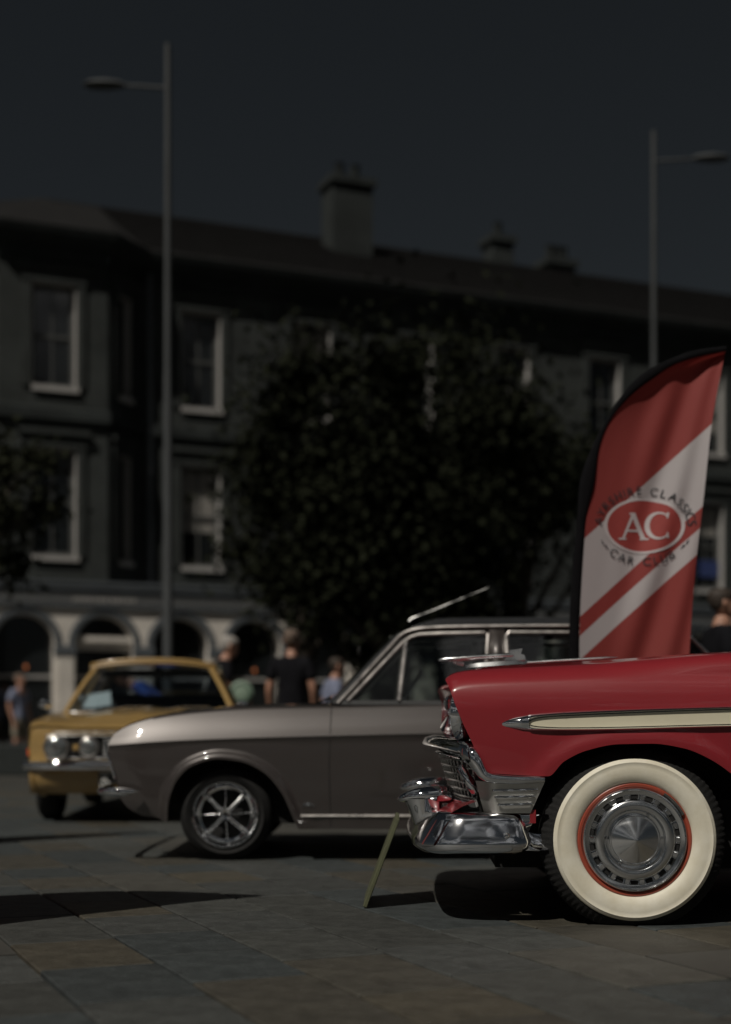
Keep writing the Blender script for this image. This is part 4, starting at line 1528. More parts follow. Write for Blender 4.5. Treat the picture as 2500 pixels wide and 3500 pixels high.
def flag_material():
    m = bpy.data.materials.new('flag_print')
    m.use_nodes = True
    n, l = m.node_tree.nodes, m.node_tree.links
    p = n['Principled BSDF']
    p.inputs['Roughness'].default_value = 0.75
    tc = n.new('ShaderNodeTexCoord')
    sp = n.new('ShaderNodeSeparateXYZ')
    l.new(tc.outputs['Object'], sp.inputs[0])
    # v = 0.92*x - z  (metres), stripes run diagonally
    a = n.new('ShaderNodeMath')
    a.operation = 'MULTIPLY_ADD'
    a.inputs[1].default_value = 0.90
    l.new(sp.outputs['X'], a.inputs[0])
    b = n.new('ShaderNodeMath')
    b.operation = 'MULTIPLY'
    b.inputs[1].default_value = -1
    l.new(sp.outputs['Z'], b.inputs[0])
    l.new(b.outputs[0], a.inputs[2])
    mr = n.new('ShaderNodeMapRange')
    mr.inputs['From Min'].default_value = -2.6
    mr.inputs['From Max'].default_value = 0.6
    l.new(a.outputs[0], mr.inputs['Value'])
    rp = n.new('ShaderNodeValToRGB')
    rp.color_ramp.interpolation = 'CONSTANT'

    def pos(x, zc):     # x, z relative to cloth foot
        return (0.90 * x - (zc + 1.08) + 2.6) / 3.2
    red, wht = (0.23, 0.03, 0.026, 1), (0.42, 0.395, 0.405, 1)
    e = rp.color_ramp.elements
    e[0].position = 0
    e[0].color = red
    stops = [(pos(0.028, 0.60), wht), (pos(0.0, 0.19), red), (pos(0.0, 0.09), wht), (pos(0.055, 0.008), red)]
    e[1].position = stops[0][0]
    e[1].color = stops[0][1]
    for ps, c in stops[1:]:
        k = e.new(ps)
        k.color = c
    l.new(mr.outputs[0], rp.inputs[0])
    nz = n.new('ShaderNodeTexNoise')
    nz.inputs['Scale'].default_value = 350
    l.new(tc.outputs['Object'], nz.inputs['Vector'])
    bp = n.new('ShaderNodeBump')
    bp.inputs['Strength'].default_value = 0.1
    bp.inputs['Distance'].default_value = 0.002
    l.new(nz.outputs['Fac'], bp.inputs['Height'])
    l.new(bp.outputs[0], p.inputs['Normal'])
    l.new(rp.outputs[0], p.inputs['Base Color'])
    tr = n.new('ShaderNodeBsdfTranslucent')
    l.new(rp.outputs[0], tr.inputs[0])
    mx = n.new('ShaderNodeMixShader')
    mx.inputs[0].default_value = 0.2
    l.new(p.outputs[0], mx.inputs[1])
    l.new(tr.outputs[0], mx.inputs[2])
    l.new(mx.outputs[0], n['Material Output'].inputs[0])
    return m


FLAGM = flag_material()
# scale of the cloth outline: measured at 7.45 m, foot of the visible cloth at z 1.10
feather_flag('feather_flag', (1.116, 7.42, 0.05), 0.0, 'red and white striped feather flag with oval club badge behind the red bonnet', True)
FG = 'unseen banners added to cast the left foreground shadows'  # out-of-view banners added to throw the shadows across the left foreground
f2 = feather_flag('feather_flag', (-2.72, 4.68, 0.0), R(-35), 'unseen red feather banner nearest the camera, added to cast the left shadow', False, group=FG)
f2.scale = (1.25, 1.25, 1.25)
f3 = feather_flag('feather_flag', (-2.92, 4.5, 0.0), R(10), 'unseen red feather banner just behind the nearest left one, added to cast a shadow', False, group=FG)
f4 = feather_flag('feather_flag', (-3.35, 8.3, 0.0), R(8), 'unseen red feather banner at the far left, added to cast the farther shadow', False, group=FG)

# ---------------------------------------------------------------- sign board leaning on the bumper
b = MB()
b.box((0, 0, 0.185), (0.017, 0.42, 0.385), ch=0.003)
board = b.build('sign_board', BOARDM, smooth=False)
board.location = (0.004, 5.99, 0.012)
board.rotation_euler = (0, R(20.5), R(-1.2))
tag(board, 'thin olive board seen edge on, leaning against the red car bumper', 'board')

# ---------------------------------------------------------------- lamp posts


def lamp_post(loc, h, r0, r1, side, arm_z, arm_l, label):
    root = empty('street_lamp', loc)
    tag(root, label, 'street lamp', 'tall steel lamp posts on the square')
    b = MB()
    b.tube([(0, 0, 0), (0, 0, 1.2), (0, 0, 1.25), (0, 0, h * 0.55), (0, 0, h * 0.56), (0, 0, h)], [r0 * 1.25, r0 * 1.2, r0, (r0 + r1) / 2, (r0 + r1) / 2 - 0.006, r1], 16)
    b.build('post', POLE, root, ang=60)
    b = MB()
    b.tube([(0, 0, arm_z - 0.03), (side * arm_l * 0.5, 0, arm_z), (side * arm_l, 0, arm_z + 0.01)], 0.025, 8)
    arm = b.build('arm', POLE, root)
    b = MB()
    rows = []
    for x, w, t in ((0.0, 0.03, 0.03), (0.1, 0.11, 0.06), (0.3, 0.15, 0.075), (0.5, 0.13, 0.06), (0.6, 0.04, 0.02)):
        rows.append([(side * (arm_l * 0.62 + x), w * math.cos(a), arm_z + 0.01 + t * math.sin(a) * (1 if math.sin(a) > 0 else 0.5)) for a in [2 * math.pi * k / 14 for k in range(14)]])
    b.grid(rows, cu=True)
    b.poly(rows[0])
    b.poly(rows[-1])
    b.build('lamp_head', POLE, root)
    b = MB()
    b.box((0, -r0 * 1.05, 0.7), (0.09, 0.02, 0.4), ch=0.006)
    b.build('access_door', POLE, root)
    return root


lamp_post((-2.78, 20.0, 0), 10.35, 0.075, 0.042, -1, 9.76, 0.95, 'tall steel lamp post behind the yellow car')
lamp_post((4.62, 22.8, 0), 10.3, 0.062, 0.04, 1, 9.85, 1.0, 'tall steel lamp post behind the feather flag')

# ---------------------------------------------------------------- stone terrace
BA = R(22.4)


def terrace():
    root = empty('terrace_building', (-5.07, 28.5, 0), BA)
    tag(root, 'sooty stone three storey terrace with slate roof and arched ground floor', 'building')
    uL, uR = -5.6, 19.0
    zG, zC = 3.45, 10.05
    wins = []
    for u in (1.82, 4.25, 6.65, 9.05, 11.45, 14.35, 16.9):
        wins.append((u - 0.43, u + 0.43, 4.03, 6.12))
        wins.append((u - 0.43, u + 0.43, 7.28, 9.28))

    def wall(mb, u0, u1, z0, z1, ops, y=0.0, dep=0.24):
        us = sorted(set([u0, u1] + [o[0] for o in ops] + [o[1] for o in ops]))
        zs_ = sorted(set([z0, z1] + [o[2] for o in ops] + [o[3] for o in ops]))
        for a, c in zip(us[:-1], us[1:]):
            for e, g in zip(zs_[:-1], zs_[1:]):
                m_ = ((a + c) / 2, (e + g) / 2)
                if any(o[0] < m_[0] < o[1] and o[2] < m_[1] < o[3] for o in ops):
                    continue
                mb.poly([(a, y, e), (c, y, e), (c, y, g), (a, y, g)])
    mb = MB()
    wall(mb, 0.55, uR, zG, zC, wins)
    mb.poly([(uR, 0, 0), (uR, 9, 0), (uR, 9, zC), (uR, 0, zC)])
    mb.poly([(uL, 0, 0), (uL, 9, 0), (uL, 9, zC), (uL, 0, zC)])
    mb.poly([(uL, 9, 0), (uR, 9, 0), (uR, 9, zC), (uL, 9, zC)])
    mb.poly([(uL, 0, zG), (-3.0, 0, zG), (-3.0, 0, zC), (uL, 0, zC)])
    w_ = mb.build('wall', STONE, root, smooth=False)
    w_.modifiers.new('t', 'SOLIDIFY').thickness = 0.02

    def window(u0, u1, z0, z1, blind=0.0, y=0.0, parent=root, M=None):
        wd = empty('window')
        wd.parent = parent
        if M is None:
            wd.location = ((u0 + u1) / 2, y, z0)
        else:
            wd.location = M[0]
            wd.rotation_euler = (0, 0, M[1])
        w, h = u1 - u0, z1 - z0
        b = MB()
        # painted reveals
        for s in (-1, 1):
            b.box((s * (w / 2 - 0.015), 0.10, h / 2), (0.03, 0.22, h))
        b.box((0, 0.10, h - 0.015), (w - 0.06, 0.218, 0.03))
        b.build('reveal', WFRAME, wd, smooth=False)
        b = MB()
        for s in (-1, 1):
            b.box((s * (w / 2 - 0.065), 0.17, h / 2), (0.07, 0.05, h - 0.06))
        for zz, t in ((0.05, 0.09), (h * 0.5, 0.06), (h - 0.07, 0.08)):
            b.box((0, 0.168, zz), (w - 0.2, 0.05, t))
        b.box((0, 0.172, h / 2), (0.03, 0.03, h - 0.1))
        b.build('sash', SASH, wd, smooth=False)
        b = MB()
        b.box((0, 0.195, h / 2), (w - 0.1, 0.008, h - 0.1))
        b.build('pane', WGLASS, wd, smooth=False)
        if blind > 0:
            b = MB()
            b.box((0, 0.187, h - 0.05 - h * blind / 2), (w - 0.14, 0.006, h * blind))
            b.build('blind', BLIND, wd, smooth=False)
        b = MB()
        b.box((0.03, 0.03, -0.04), (w + 0.02, 0.2, 0.10))
        b.build('sill', WFRAME, wd, smooth=False)
        b = MB()
        for s in (-1, 1):
            b.box((s * (w / 2 + 0.08), -0.02, h / 2), (0.16, 0.05, h))
        b.box((0, -0.03, h + 0.12), (w + 0.36, 0.07, 0.24))
        b.box((0, -0.06, h + 0.29), (w + 0.5, 0.14, 0.1))
        b.build('surround', STONE, wd, smooth=False)
        return wd
    for i, (a, c, e, g) in enumerate(wins):
        window(a, c, e, g, 0.62 if i == 0 else (0.35 if i in (3, 6, 10) else (0.7 if i == 11 else 0.0)))

    # canted bay at the left end
    bay = [(-3.0, 0.0), (-2.35, -0.75), (-0.25, -0.75), (0.55, 0.0)]
    b = MB()
    specs = []
    for k in range(3):
        p, q = Vector((*bay[k], 0)), Vector((*bay[k + 1], 0))
        d = (q - p)
        L = d.length
        d.normalize()
        ang = math.atan2(d.y, d.x)
        ops = []
        cw = 0.44 if k == 1 else 0.22
        for (z0, z1) in ((4.03, 6.12), (7.28, 9.28)):
            ops.append((L / 2 - cw, L / 2 + cw, z0, z1))
        m2 = MB()
        wall(m2, 0, L, zG, zC, ops)
        for v in m2.v:
            pp = p + d * v[0]
            b.v.append((pp.x, pp.y, v[2]))
        base = len(b.v) - len(m2.v)
        b.f += [tuple(base + i for i in f) for f in m2.f]
        for (a, c, e, g) in ops:
            mid = p + d * ((a + c) / 2)
            specs.append((a, c, e, g, (mid.x, mid.y, e), ang))
    bw = b.build('bay_wall', STONE, root, smooth=False)
    bw.modifiers.new('t', 'SOLIDIFY').thickness = 0.02
    for (a, c, e, g, loc, ang) in specs:
        window(a, c, e, g, 0.0, M=(loc, ang))

    # cornice and string courses follow the bay
    line = [(uL, 0.0)] + bay + [(uR, 0.0)]

    def course(z0, prof, name, m):
        rows = []
        n = len(line)
        for i, (x, y) in enumerate(line):
            rows.append([(x + (0.0 if i in (0, n - 1) else (-d * 0.3 if i in (1, 2) else d * 0.3)), y - d, z0 + z) for d, z in prof])
        return MB().grid(rows).build(name, m, root, smooth=False)
    course(zC, [(0, -0.35), (0.06, -0.35), (0.06, -0.1), (0.22, 0.0), (0.38, 0.08), (0.42, 0.2), (0.0, 0.24)], 'cornice', STONE2)
    course(6.75, [(0, -0.12), (0.1, -0.1), (0.1, 0.1), (0, 0.14)], 'string_course', STONE2)
    # roof with hipped left end
    ry, rzz = 4.6, 12.85
    e = 0.36
    rl = -0.6
    front = [(uL, 0.0), (-3.0, -e), (-2.45, -0.75 - e), (-0.15, -0.75 - e), (0.65, -e), (uR, -e)]
    b = MB()
    zt = zC + 0.22
    for k in range(len(front) - 1):
        t0 = max(rl, front[k][0])
        t1 = max(rl, front[k + 1][0])
        b.poly([(front[k][0], front[k][1], zt), (front[k + 1][0], front[k + 1][1], zt), (t1, ry, rzz), (t0, ry, rzz)])
    b.poly([(uL, 0, zt), (rl, ry, rzz), (uL, 9.2, zt)])
    b.poly([(rl, ry, rzz), (uR, ry, rzz), (uR, 9.2, zt), (uL, 9.2, zt)])
    b.poly([(uR, -e, zt), (uR, 9.2, zt), (uR, ry, rzz)])
    roof = b.build('roof', SLATE, root, smooth=False)
    # slate courses as shallow battens, chimneys
    for i in range(1, 16):
        t = i / 16
        b = MB()
        z = zt + (rzz - zt) * t
        y = -e + (ry + e) * t
        x0 = 0.65 + (rl - 0.65) * t
        b.box(((x0 + uR) / 2, y - 0.03, z), (uR - x0, 0.05, 0.03))
        b.build('slate_course', SLATE, roof, smooth=False)

    def chimney(u, y, w, d, z1, pots):
        b = MB()
        b.box((u, y, (z1 + 10.5) / 2), (w, d, z1 - 10.5))
        b.box((u, y, z1 + 0.06), (w + 0.16, d + 0.16, 0.16))
        ch = b.build('chimney', STONE2, roof, smooth=False)
        for k in range(pots):
            b = MB()
            x = u + (k - (pots - 1) / 2) * (w * 0.8 / max(1, pots))
            b.tube([(x, y, z1 + 0.12), (x, y, z1 + 0.5), (x, y, z1 + 0.55)], [0.12, 0.1, 0.13], 12)
            b.build('chimney_pot', STONE2, ch)
    chimney(6.25, 3.0, 1.0, 0.75, 13.5, 2)
    chimney(11.1, 4.6, 0.6, 0.6, 13.3, 1)
    chimney(12.9, 4.7, 0.8, 0.6, 12.95, 3)

    # ---- ground floor frontage: arches
    fy = -0.82
    pitch, ar, spring, topz = 1.53, 0.56, 2.34, 3.05
    c0 = -1.86 - pitch * 2
    N = 15
    wall_b = MB()
    for k in range(N):
        c = c0 + pitch * k
        L, Rr = c - pitch / 2, c + pitch / 2
        seg = 14
        arc = [(c + ar * math.cos(math.pi - math.pi * i / seg), spring + ar * math.sin(math.pi - math.pi * i / seg)) for i in range(seg + 1)]
        # spandrels
        for i in range(seg):
            wall_b.poly([(arc[i][0], fy, arc[i][1]), (arc[i + 1][0], fy, arc[i + 1][1]), (arc[i + 1][0], fy, topz), (arc[i][0], fy, topz)])
            wall_b.poly([(arc[i][0], fy, arc[i][1]), (arc[i + 1][0], fy, arc[i + 1][1]), (arc[i + 1][0], fy + 0.3, arc[i + 1][1]), (arc[i][0], fy + 0.3, arc[i][1])])
        wall_b.poly([(L, fy, 0), (c - ar, fy, 0), (c - ar, fy, topz), (L, fy, topz)])
        wall_b.poly([(c + ar, fy, 0), (Rr, fy, 0), (Rr, fy, topz), (c + ar, fy, topz)])
        for s in (-1, 1):
            wall_b.poly([(c + s * ar, fy, 0), (c + s * ar, fy + 0.3, 0), (c + s * ar, fy + 0.3, spring), (c + s * ar, fy, spring)])
        # archivolt
        rows = []
        for i in range(seg + 1):
            a = math.pi - math.pi * i / seg
            rows.append([(c + r * math.cos(a), fy - o, spring + r * math.sin(a)) for r, o in ((ar + 0.012, 0), (ar + 0.012, 0.02), (ar + 0.07, 0.035), (ar + 0.15, 0.02), (ar + 0.15, 0))])
        MB().grid(rows).build('archivolt', PUBD, root, ang=30)
        # capital block and shaft between two arches
        b = MB()
        b.box((Rr, fy - 0.03, 2.22), (pitch - 2 * ar + 0.03, 0.07, 0.2), ch=0.02)
        b.build('capital', PUBD, root, smooth=False)
        b = MB()
        b.box((Rr, fy - 0.03, 1.24), (pitch - 2 * ar - 0.1, 0.08, 1.68))
        b.box((Rr, fy - 0.05, 0.2), (pitch - 2 * ar - 0.02, 0.12, 0.4))
        b.build('pilaster', PUBW, root, smooth=False)
        # window in the arch
        wd = empty('arched_window')
        wd.parent = root
        wd.location = (c, fy + 0.26, 0)
        b = MB()
        pts = [(-ar, 0, 0.5), (ar, 0, 0.5)] + [(ar * math.cos(math.pi * i / seg), 0, spring + ar * math.sin(math.pi * i / seg)) for i in range(seg + 1)]
        b.poly(pts)
        b.build('pane', WGLASS, wd, smooth=False)
        b = MB()
        b.box((0, -0.03, 1.72), (2 * ar - 0.02, 0.05, 0.06))
        if k == 3:
            b.box((0, -0.06, 2.33), (2 * ar - 0.02, 0.14, 0.16))
            b.box((0, -0.1, 2.46), (2 * ar - 0.02, 0.22, 0.1))
        b.build('transom', WFRAME if k != 3 else PUBW, wd, smooth=False)
        b = MB()
        b.box((0, -0.06, 0.25), (2 * ar - 0.02, 0.1, 0.5))
        b.build('stall_riser', PUBD, wd, smooth=False)
        if k in (2, 3, 5):
            b = MB()
            b.ball((0.06, -0.04, 1.9), (0.03, 0.02, 0.05), 10, 8)
            b.build('wall_lamp', LAMPGLOW, wd)
    wb = wall_b.build('frontage', PUBW, root, smooth=False)
    x0, x1 = c0 - pitch / 2, c0 + pitch * (N - 0.5)
    b = MB()
    b.box(((x0 + x1) / 2, fy / 2 - 0.01, (topz + 3.5) / 2), (x1 - x0, -fy + 0.02, 0.44))
    b.build('fascia', PUBD, root, smooth=False)
    b = MB()
    b.box(((x0 + x1) / 2, fy - 0.045, 3.08), (x1 - x0, 0.05, 0.06))
    b.build('fascia_moulding', PUBD, root, smooth=False)
    b = MB()
    b.box(((x0 + x1) / 2, fy / 2 - 0.05, 3.53), (x1 - x0 + 0.2, -fy + 0.1, 0.07))
    b.box(((x0 + x1) / 2, fy - 0.05, 3.44), (x1 - x0 + 0.1, 0.06, 0.1))
    b.build('shop_cornice', PUBD, root, smooth=False)
    b = MB()
    b.box(((x0 + x1) / 2, fy - 0.03, 3.21), (x1 - x0 - 0.1, 0.02, 0.16))
    b.build('sign_band', mat('sign_band_grey', (0.085, 0.088, 0.09), 0.6, var=0.15), root, smooth=False)
    # pale, unreadable run of sign lettering : separate strokes
    LT = mat('sign_letter', (0.28, 0.27, 0.26), 0.6, var=0.1)
    for (ua, ub) in ((-0.95, 0.25), (3.55, 4.0)):
        u = ua
        while u < ub:
            w = rng.uniform(0.04, 0.09)
            b = MB()
            b.box((u + w / 2, fy - 0.045, 3.21), (w, 0.012, 0.085))
            b.build('sign_stroke', LT, root, smooth=False)
            u += w + rng.uniform(0.02, 0.05)
    # rainwater pipe
    b = MB()
    b.tube([(0.75, -0.08, 3.5), (0.75, -0.08, 9.9)], 0.05, 8, up=(0, 1, 0))
    b.build('downpipe', PUBD, root)
    # hanging baskets bracket / blue banner in a far window
    b = MB()
    b.box((14.35, 0.12, 4.55), (0.72, 0.02, 0.4))
    b.build('banner', mat('blue_banner', (0.02, 0.035, 0.12), 0.7, var=0.1), root, smooth=False)
    return root


terrace()

# ---------------------------------------------------------------- trees


def tree(loc, trunk_h, crown_c, crown_r, nleaf, seed, label, leafm, gap=0.0, cl=26, leaf=0.13):
    r2 = random.Random(seed)
    root = empty('tree', loc)
    tag(root, label, 'tree', 'trees in front of the terrace')
    b = MB()
    cc = Vector(crown_c)
    b.tube([(0, 0, 0), (0.03, 0, 0.5), (0.0, 0.02, trunk_h * 0.6), (0.05, 0, trunk_h), (cc.x * 0.6, cc.y, cc.z)], [0.24, 0.17, 0.14, 0.12, 0.05], 12)
    clumps = []
    for k in range(cl):
        while True:
            p = Vector((r2.uniform(-1, 1), r2.uniform(-1, 1), r2.uniform(-1, 1)))
            if 0.25 < p.length < 1:
                break
        c = cc + Vector((p.x * crown_r[0] * 0.82, p.y * crown_r[1] * 0.82, p.z * crown_r[2] * 0.82))
        clumps.append((c, r2.uniform(0.55, 1.05) * min(crown_r) * 0.36))
        if k % 2 == 0:
            s = Vector((0, 0, r2.uniform(trunk_h * 0.7, trunk_h * 1.3)))
            mid = s.lerp(c, 0.5) + Vector((0, 0, 0.15))
            b.tube([s, mid, c], [0.07, 0.045, 0.015], 6)
    b.build('trunk', BARK, root, ang=60)
    vs, fs = [], []
    for i in range(nleaf):
        c, rr = clumps[i % len(clumps)]
        d = Vector((r2.gauss(0, 1), r2.gauss(0, 1), r2.gauss(0, 1))).normalized()
        p = c + d * rr * (abs(r2.gauss(0, 0.75)) + 0.1)
        sz = leaf * r2.uniform(0.55, 1.25)
        e = Euler((r2.uniform(-1.2, 1.2), r2.uniform(-1.2, 1.2), r2.uniform(0, 6.28))).to_matrix()
        q = [(-0.5, 0, 0), (-0.1, -0.32, 0.03), (0.5, 0, 0), (-0.1, 0.32, 0.03)]
        k = len(vs)
        for a in q:
            vs.append(tuple(p + e @ Vector(a) * sz))
        fs.append((k, k + 1, k + 2, k + 3))
    me = bpy.data.meshes.new('crown')
    me.from_pydata(vs, [], fs)
    me.materials.append(leafm)
    o = bpy.data.objects.new('crown', me)
    COL.objects.link(o)
    o.parent = root
    return root


tree((0.55, 23.0, 0), 1.9, (-0.1, 0, 4.55), (2.9, 2.2, 3.2), 46000, 3, 'big dark broadleaf tree in the middle, in front of the terrace', LEAF, cl=64, leaf=0.15)
tree((2.6, 24.6, 0), 1.7, (0.0, 0, 4.1), (2.1, 1.8, 2.7), 18000, 5, 'smaller dark tree between the big tree and the feather flag', LEAF, cl=30, leaf=0.16)
tree((-1.15, 24.2, 0), 1.8, (0.3, 0, 3.9), (1.6, 1.4, 1.9), 9000, 11, 'low olive tree left of the big tree', LEAF2, cl=20, leaf=0.15)
tree((-5.55, 18.6, 0), 2.4, (0.85, 0, 3.75), (1.0, 1.0, 1.35), 3000, 9, 'sparse leafy tree at the left edge by the bay window', LEAF2, cl=22, leaf=0.12)

# ---------------------------------------------------------------- people


def skin_mesh(verts, edges, radii, name, m, parent, sub=2):
    me = bpy.data.meshes.new(name)
    me.from_pydata(verts, edges, [])
    o = bpy.data.objects.new(name, me)
    COL.objects.link(o)
    md = o.modifiers.new('s', 'SKIN')
    md.use_smooth_shade = True
    md.branch_smoothing = 0.6
    for i, r in enumerate(radii):
        sv = me.skin_vertices[0].data[i]
        sv.radius = r if isinstance(r, tuple) else (r, r)
        sv.use_root = (i == 0)
    sb = o.modifiers.new('u', 'SUBSURF')
    sb.levels = sb.render_levels = sub
    dg = bpy.context.evaluated_depsgraph_get()
    nm = bpy.data.meshes.new_from_object(o.evaluated_get(dg))
    o.modifiers.clear()
    o.data = nm
    nm.name = name
    nm.materials.clear()
    nm.materials.append(m)
    nm.shade_smooth()
    o.parent = parent
    return o


HZ = [1.535, 1.55, 1.58, 1.61, 1.645, 1.68, 1.71, 1.735, 1.75]
HW = cr(HZ, [0.024, 0.048, 0.061, 0.069, 0.075, 0.077, 0.072, 0.053, 0.012])
HF = cr(HZ, [-0.086, -0.098, -0.101, -0.099, -0.092, -0.098, -0.084, -0.056, -0.008])
HB = cr(HZ, [-0.02, 0.01, 0.055, 0.082, 0.097, 0.102, 0.096, 0.072, 0.018])


def head_pt(z, a, k=1.0):
    yc_, ry = (HF(z) + HB(z)) / 2, (HB(z) - HF(z)) / 2
    x, y = HW(z) * math.cos(a) * k, yc_ + ry * math.sin(a) * k
    return x, y


def person(loc, rz, label, shirt, trousers, hair, H=1.75, bend=0.0, arm='down', bald=False, shorts=False, sit=False, group=None, head_turn=0.0):
    root = empty('person', loc, rz)
    tag(root, label, 'person', group)
    s = H / 1.75
    hip = Vector((0, 0, 0.93))

    def up(p):      # bend the upper body forward (towards -y)
        v = Vector(p)
        d = v - hip
        c_, s_ = math.cos(bend), math.sin(bend)
        return tuple((hip + Vector((d.x, d.y * c_ - d.z * s_, d.y * s_ + d.z * c_))) * s)

    def lo(p):
        return tuple(Vector(p) * s)
    V, E, Q = [], [], []

    def add(p, r, par=None):
        V.append(p)
        Q.append(r * s if not isinstance(r, tuple) else (r[0] * s, r[1] * s))
        if par is not None:
            E.append((par, len(V) - 1))
        return len(V) - 1
    pel = add(lo((0, 0, 0.95)), (0.15, 0.11))
    sp = add(up((0, 0.01, 1.13)), (0.135, 0.1), pel)
    ch = add(up((0, 0.01, 1.32)), (0.155, 0.11), sp)
    nb = add(up((0, 0.0, 1.46)), (0.075, 0.065), ch)
    nk = add(up((0, -0.005, 1.505)), (0.066, 0.07), nb)
    add(up((0, -0.008, 1.56)), (0.05, 0.055), nk)
    for sx in (-1, 1):
        sh = add(up((sx * 0.175, 0.015, 1.415)), 0.06, ch)
        if arm == 'down':
            el = add(up((sx * 0.235, 0.04, 1.13)), 0.042, sh)
            wr = add(up((sx * 0.235, -0.06, 0.88)), 0.028, el)
            pm = add(up((sx * 0.232, -0.085, 0.80)), (0.02, 0.034), wr)
            dirn = Vector((0, -0.02, -0.075))
        else:
            el = add(up((sx * 0.23, -0.05, 1.14)), 0.042, sh)
            wr = add(up((sx * 0.13, -0.27, 1.10)), 0.028, el)
            pm = add(up((sx * 0.08, -0.34, 1.11)), (0.02, 0.034), wr)
            dirn = Vector((-sx * 0.04, -0.06, -0.01))
        bp_ = Vector(V[pm])
        for k in range(4):
            off = Vector((0, (k - 1.5) * 0.019, 0.0)) if arm == 'down' else Vector((0, 0, (k - 1.5) * 0.019))
            f1 = add(tuple(bp_ + off + dirn * (0.62 - 0.06 * abs(k - 1.2))), 0.0085, pm)
            add(tuple(bp_ + off * 1.1 + dirn * (1.15 - 0.12 * abs(k - 1.2)) + Vector((-sx * 0.012, -0.006, 0))), 0.007, f1)
        add(tuple(bp_ + Vector((-sx * 0.012, -0.045, -0.03))), 0.009, pm)
        if sit:
            kn = add(lo((sx * 0.11, -0.46, 0.95)), 0.07, pel)
            an = add(lo((sx * 0.11, -0.6, 0.55)), 0.045, kn)
            add(lo((sx * 0.11, -0.72, 0.52)), 0.035, an)
        else:
            hp = add(lo((sx * 0.095, 0, 0.86)), 0.085, pel)
            kn = add(lo((sx * 0.105, -0.02, 0.49)), 0.057, hp)
            cf = add(lo((sx * 0.11, 0.015, 0.33)), 0.05, kn)
            an = add(lo((sx * 0.115, 0.02, 0.09)), 0.036, cf)
            add(lo((sx * 0.125, -0.13, 0.035)), (0.035, 0.028), an)
    body = skin_mesh(V, E, Q, 'body', SKIN, root)
    hb = MB()
    rows = []
    for i in range(25):
        z = 1.535 + 0.215 * i / 24
        row = []
        for k in range(32):
            a_ = 2 * math.pi * k / 32
            x, y = head_pt(z, a_)
            fr_ = max(0.0, -math.sin(a_))
            y -= 0.024 * math.exp(-((z - 1.615) / 0.016) ** 2) * max(0, fr_ - 0.93) / 0.07      # nose
            y -= 0.012 * math.exp(-((z - 1.642) / 0.018) ** 2) * max(0, fr_ - 0.95) / 0.05
            y += 0.008 * math.exp(-((z - 1.652) / 0.009) ** 2) * math.exp(-((abs(x) - 0.03) / 0.012) ** 2) * (fr_ > 0.5)   # eye sockets
            y += 0.004 * math.exp(-((z - 1.573) / 0.004) ** 2) * (fr_ > 0.9)                     # mouth
            row.append(up((x, y, z)))
        rows.append(row)
    hb.grid(rows, cu=True)
    hb.poly(rows[-1])
    hb.poly(rows[0])
    for sx in (-1, 1):
        hb.ball(up((sx * 0.078, 0.008, 1.637)), (0.011, 0.02, 0.032), 10, 8)
    bm = bmesh.new()
    bm.from_mesh(body.data)
    hm = hb.mesh('head', True, 80)
    bm.from_mesh(hm)
    bm.to_mesh(body.data)
    bm.free()
    bpy.data.meshes.remove(hm)
    body.data.shade_smooth()
    # shirt
    V, E, Q = [], [], []
    a = add(up((0, 0.01, 0.82)), (0.18, 0.135))
    c1 = add(up((0, 0.01, 1.13)), (0.165, 0.125), a)
    c2 = add(up((0, 0.012, 1.31)), (0.178, 0.132), c1)
    c3 = add(up((0, 0.004, 1.475)), (0.09, 0.075), c2)
    for sx in (-1, 1):
        sh = add(up((sx * 0.165, 0.015, 1.425)), 0.088, c2)
        if arm == 'down':
            add(up((sx * 0.228, 0.035, 1.2)), 0.07, sh)
        else:
            add(up((sx * 0.225, -0.03, 1.2)), 0.07, sh)
    skin_mesh(V, E, Q, 'shirt', shirt, root)
    V, E, Q = [], [], []
    a0 = add(lo((0, 0, 1.0)), (0.155, 0.115))
    a = add(lo((0, 0, 0.92)), (0.165, 0.125), a0)
    for sx in (-1, 1):
        if sit:
            kn = add(lo((sx * 0.11, -0.46, 0.95)), 0.08, a)
            add(lo((sx * 0.11, -0.58, 0.6)), 0.06, kn)
        else:
            hp = add(lo((sx * 0.095, 0, 0.84)), 0.1, a)
            kn = add(lo((sx * 0.105, -0.02, 0.52)), 0.085 if shorts else 0.072, hp)
            if not shorts:
                add(lo((sx * 0.112, 0.02, 0.1)), 0.058, kn)
    skin_mesh(V, E, Q, 'trousers', trousers, root)
    # hair cap
    if hair:
        b = MB()
        rows = []
        for i in range(11):
            row = []
            for k in range(28):
                a_ = 2 * math.pi * k / 28
                sn = math.sin(a_)
                zmin = 1.645 + (0.055 * max(0, -sn) ** 0.6 if sn < 0 else -0.075 * sn ** 0.7)
                z = zmin + (1.749 - zmin) * i / 10
                kk = 1.0 if i == 0 else 1.09 + 0.02 * math.sin(7 * a_ + 9 * z * 10)
                x, y = head_pt(z, a_, kk)
                row.append(up((x, y, z + 0.008 * min(1, i / 3))))
            rows.append(row)
        b.grid(rows, cu=True)
        b.poly(rows[-1])
        b.build('hair', hair, root, ang=80)
    # eyes
    for sx in (-1, 1):
        b = MB()
        b.ball(up((sx * 0.03, -0.081, 1.651)), (0.009, 0.006, 0.005), 8, 6)
        b.build('eye', DARK, root)
    if not sit:
        for sx in (-1, 1):
            b = MB()
            b.box(lo((sx * 0.122, -0.055, 0.04)), (0.1 * s, 0.28 * s, 0.08 * s), rot=(0, 0, -sx * 0.1), ch=0.025)
            b.build('shoe', DARK, root)
    return root


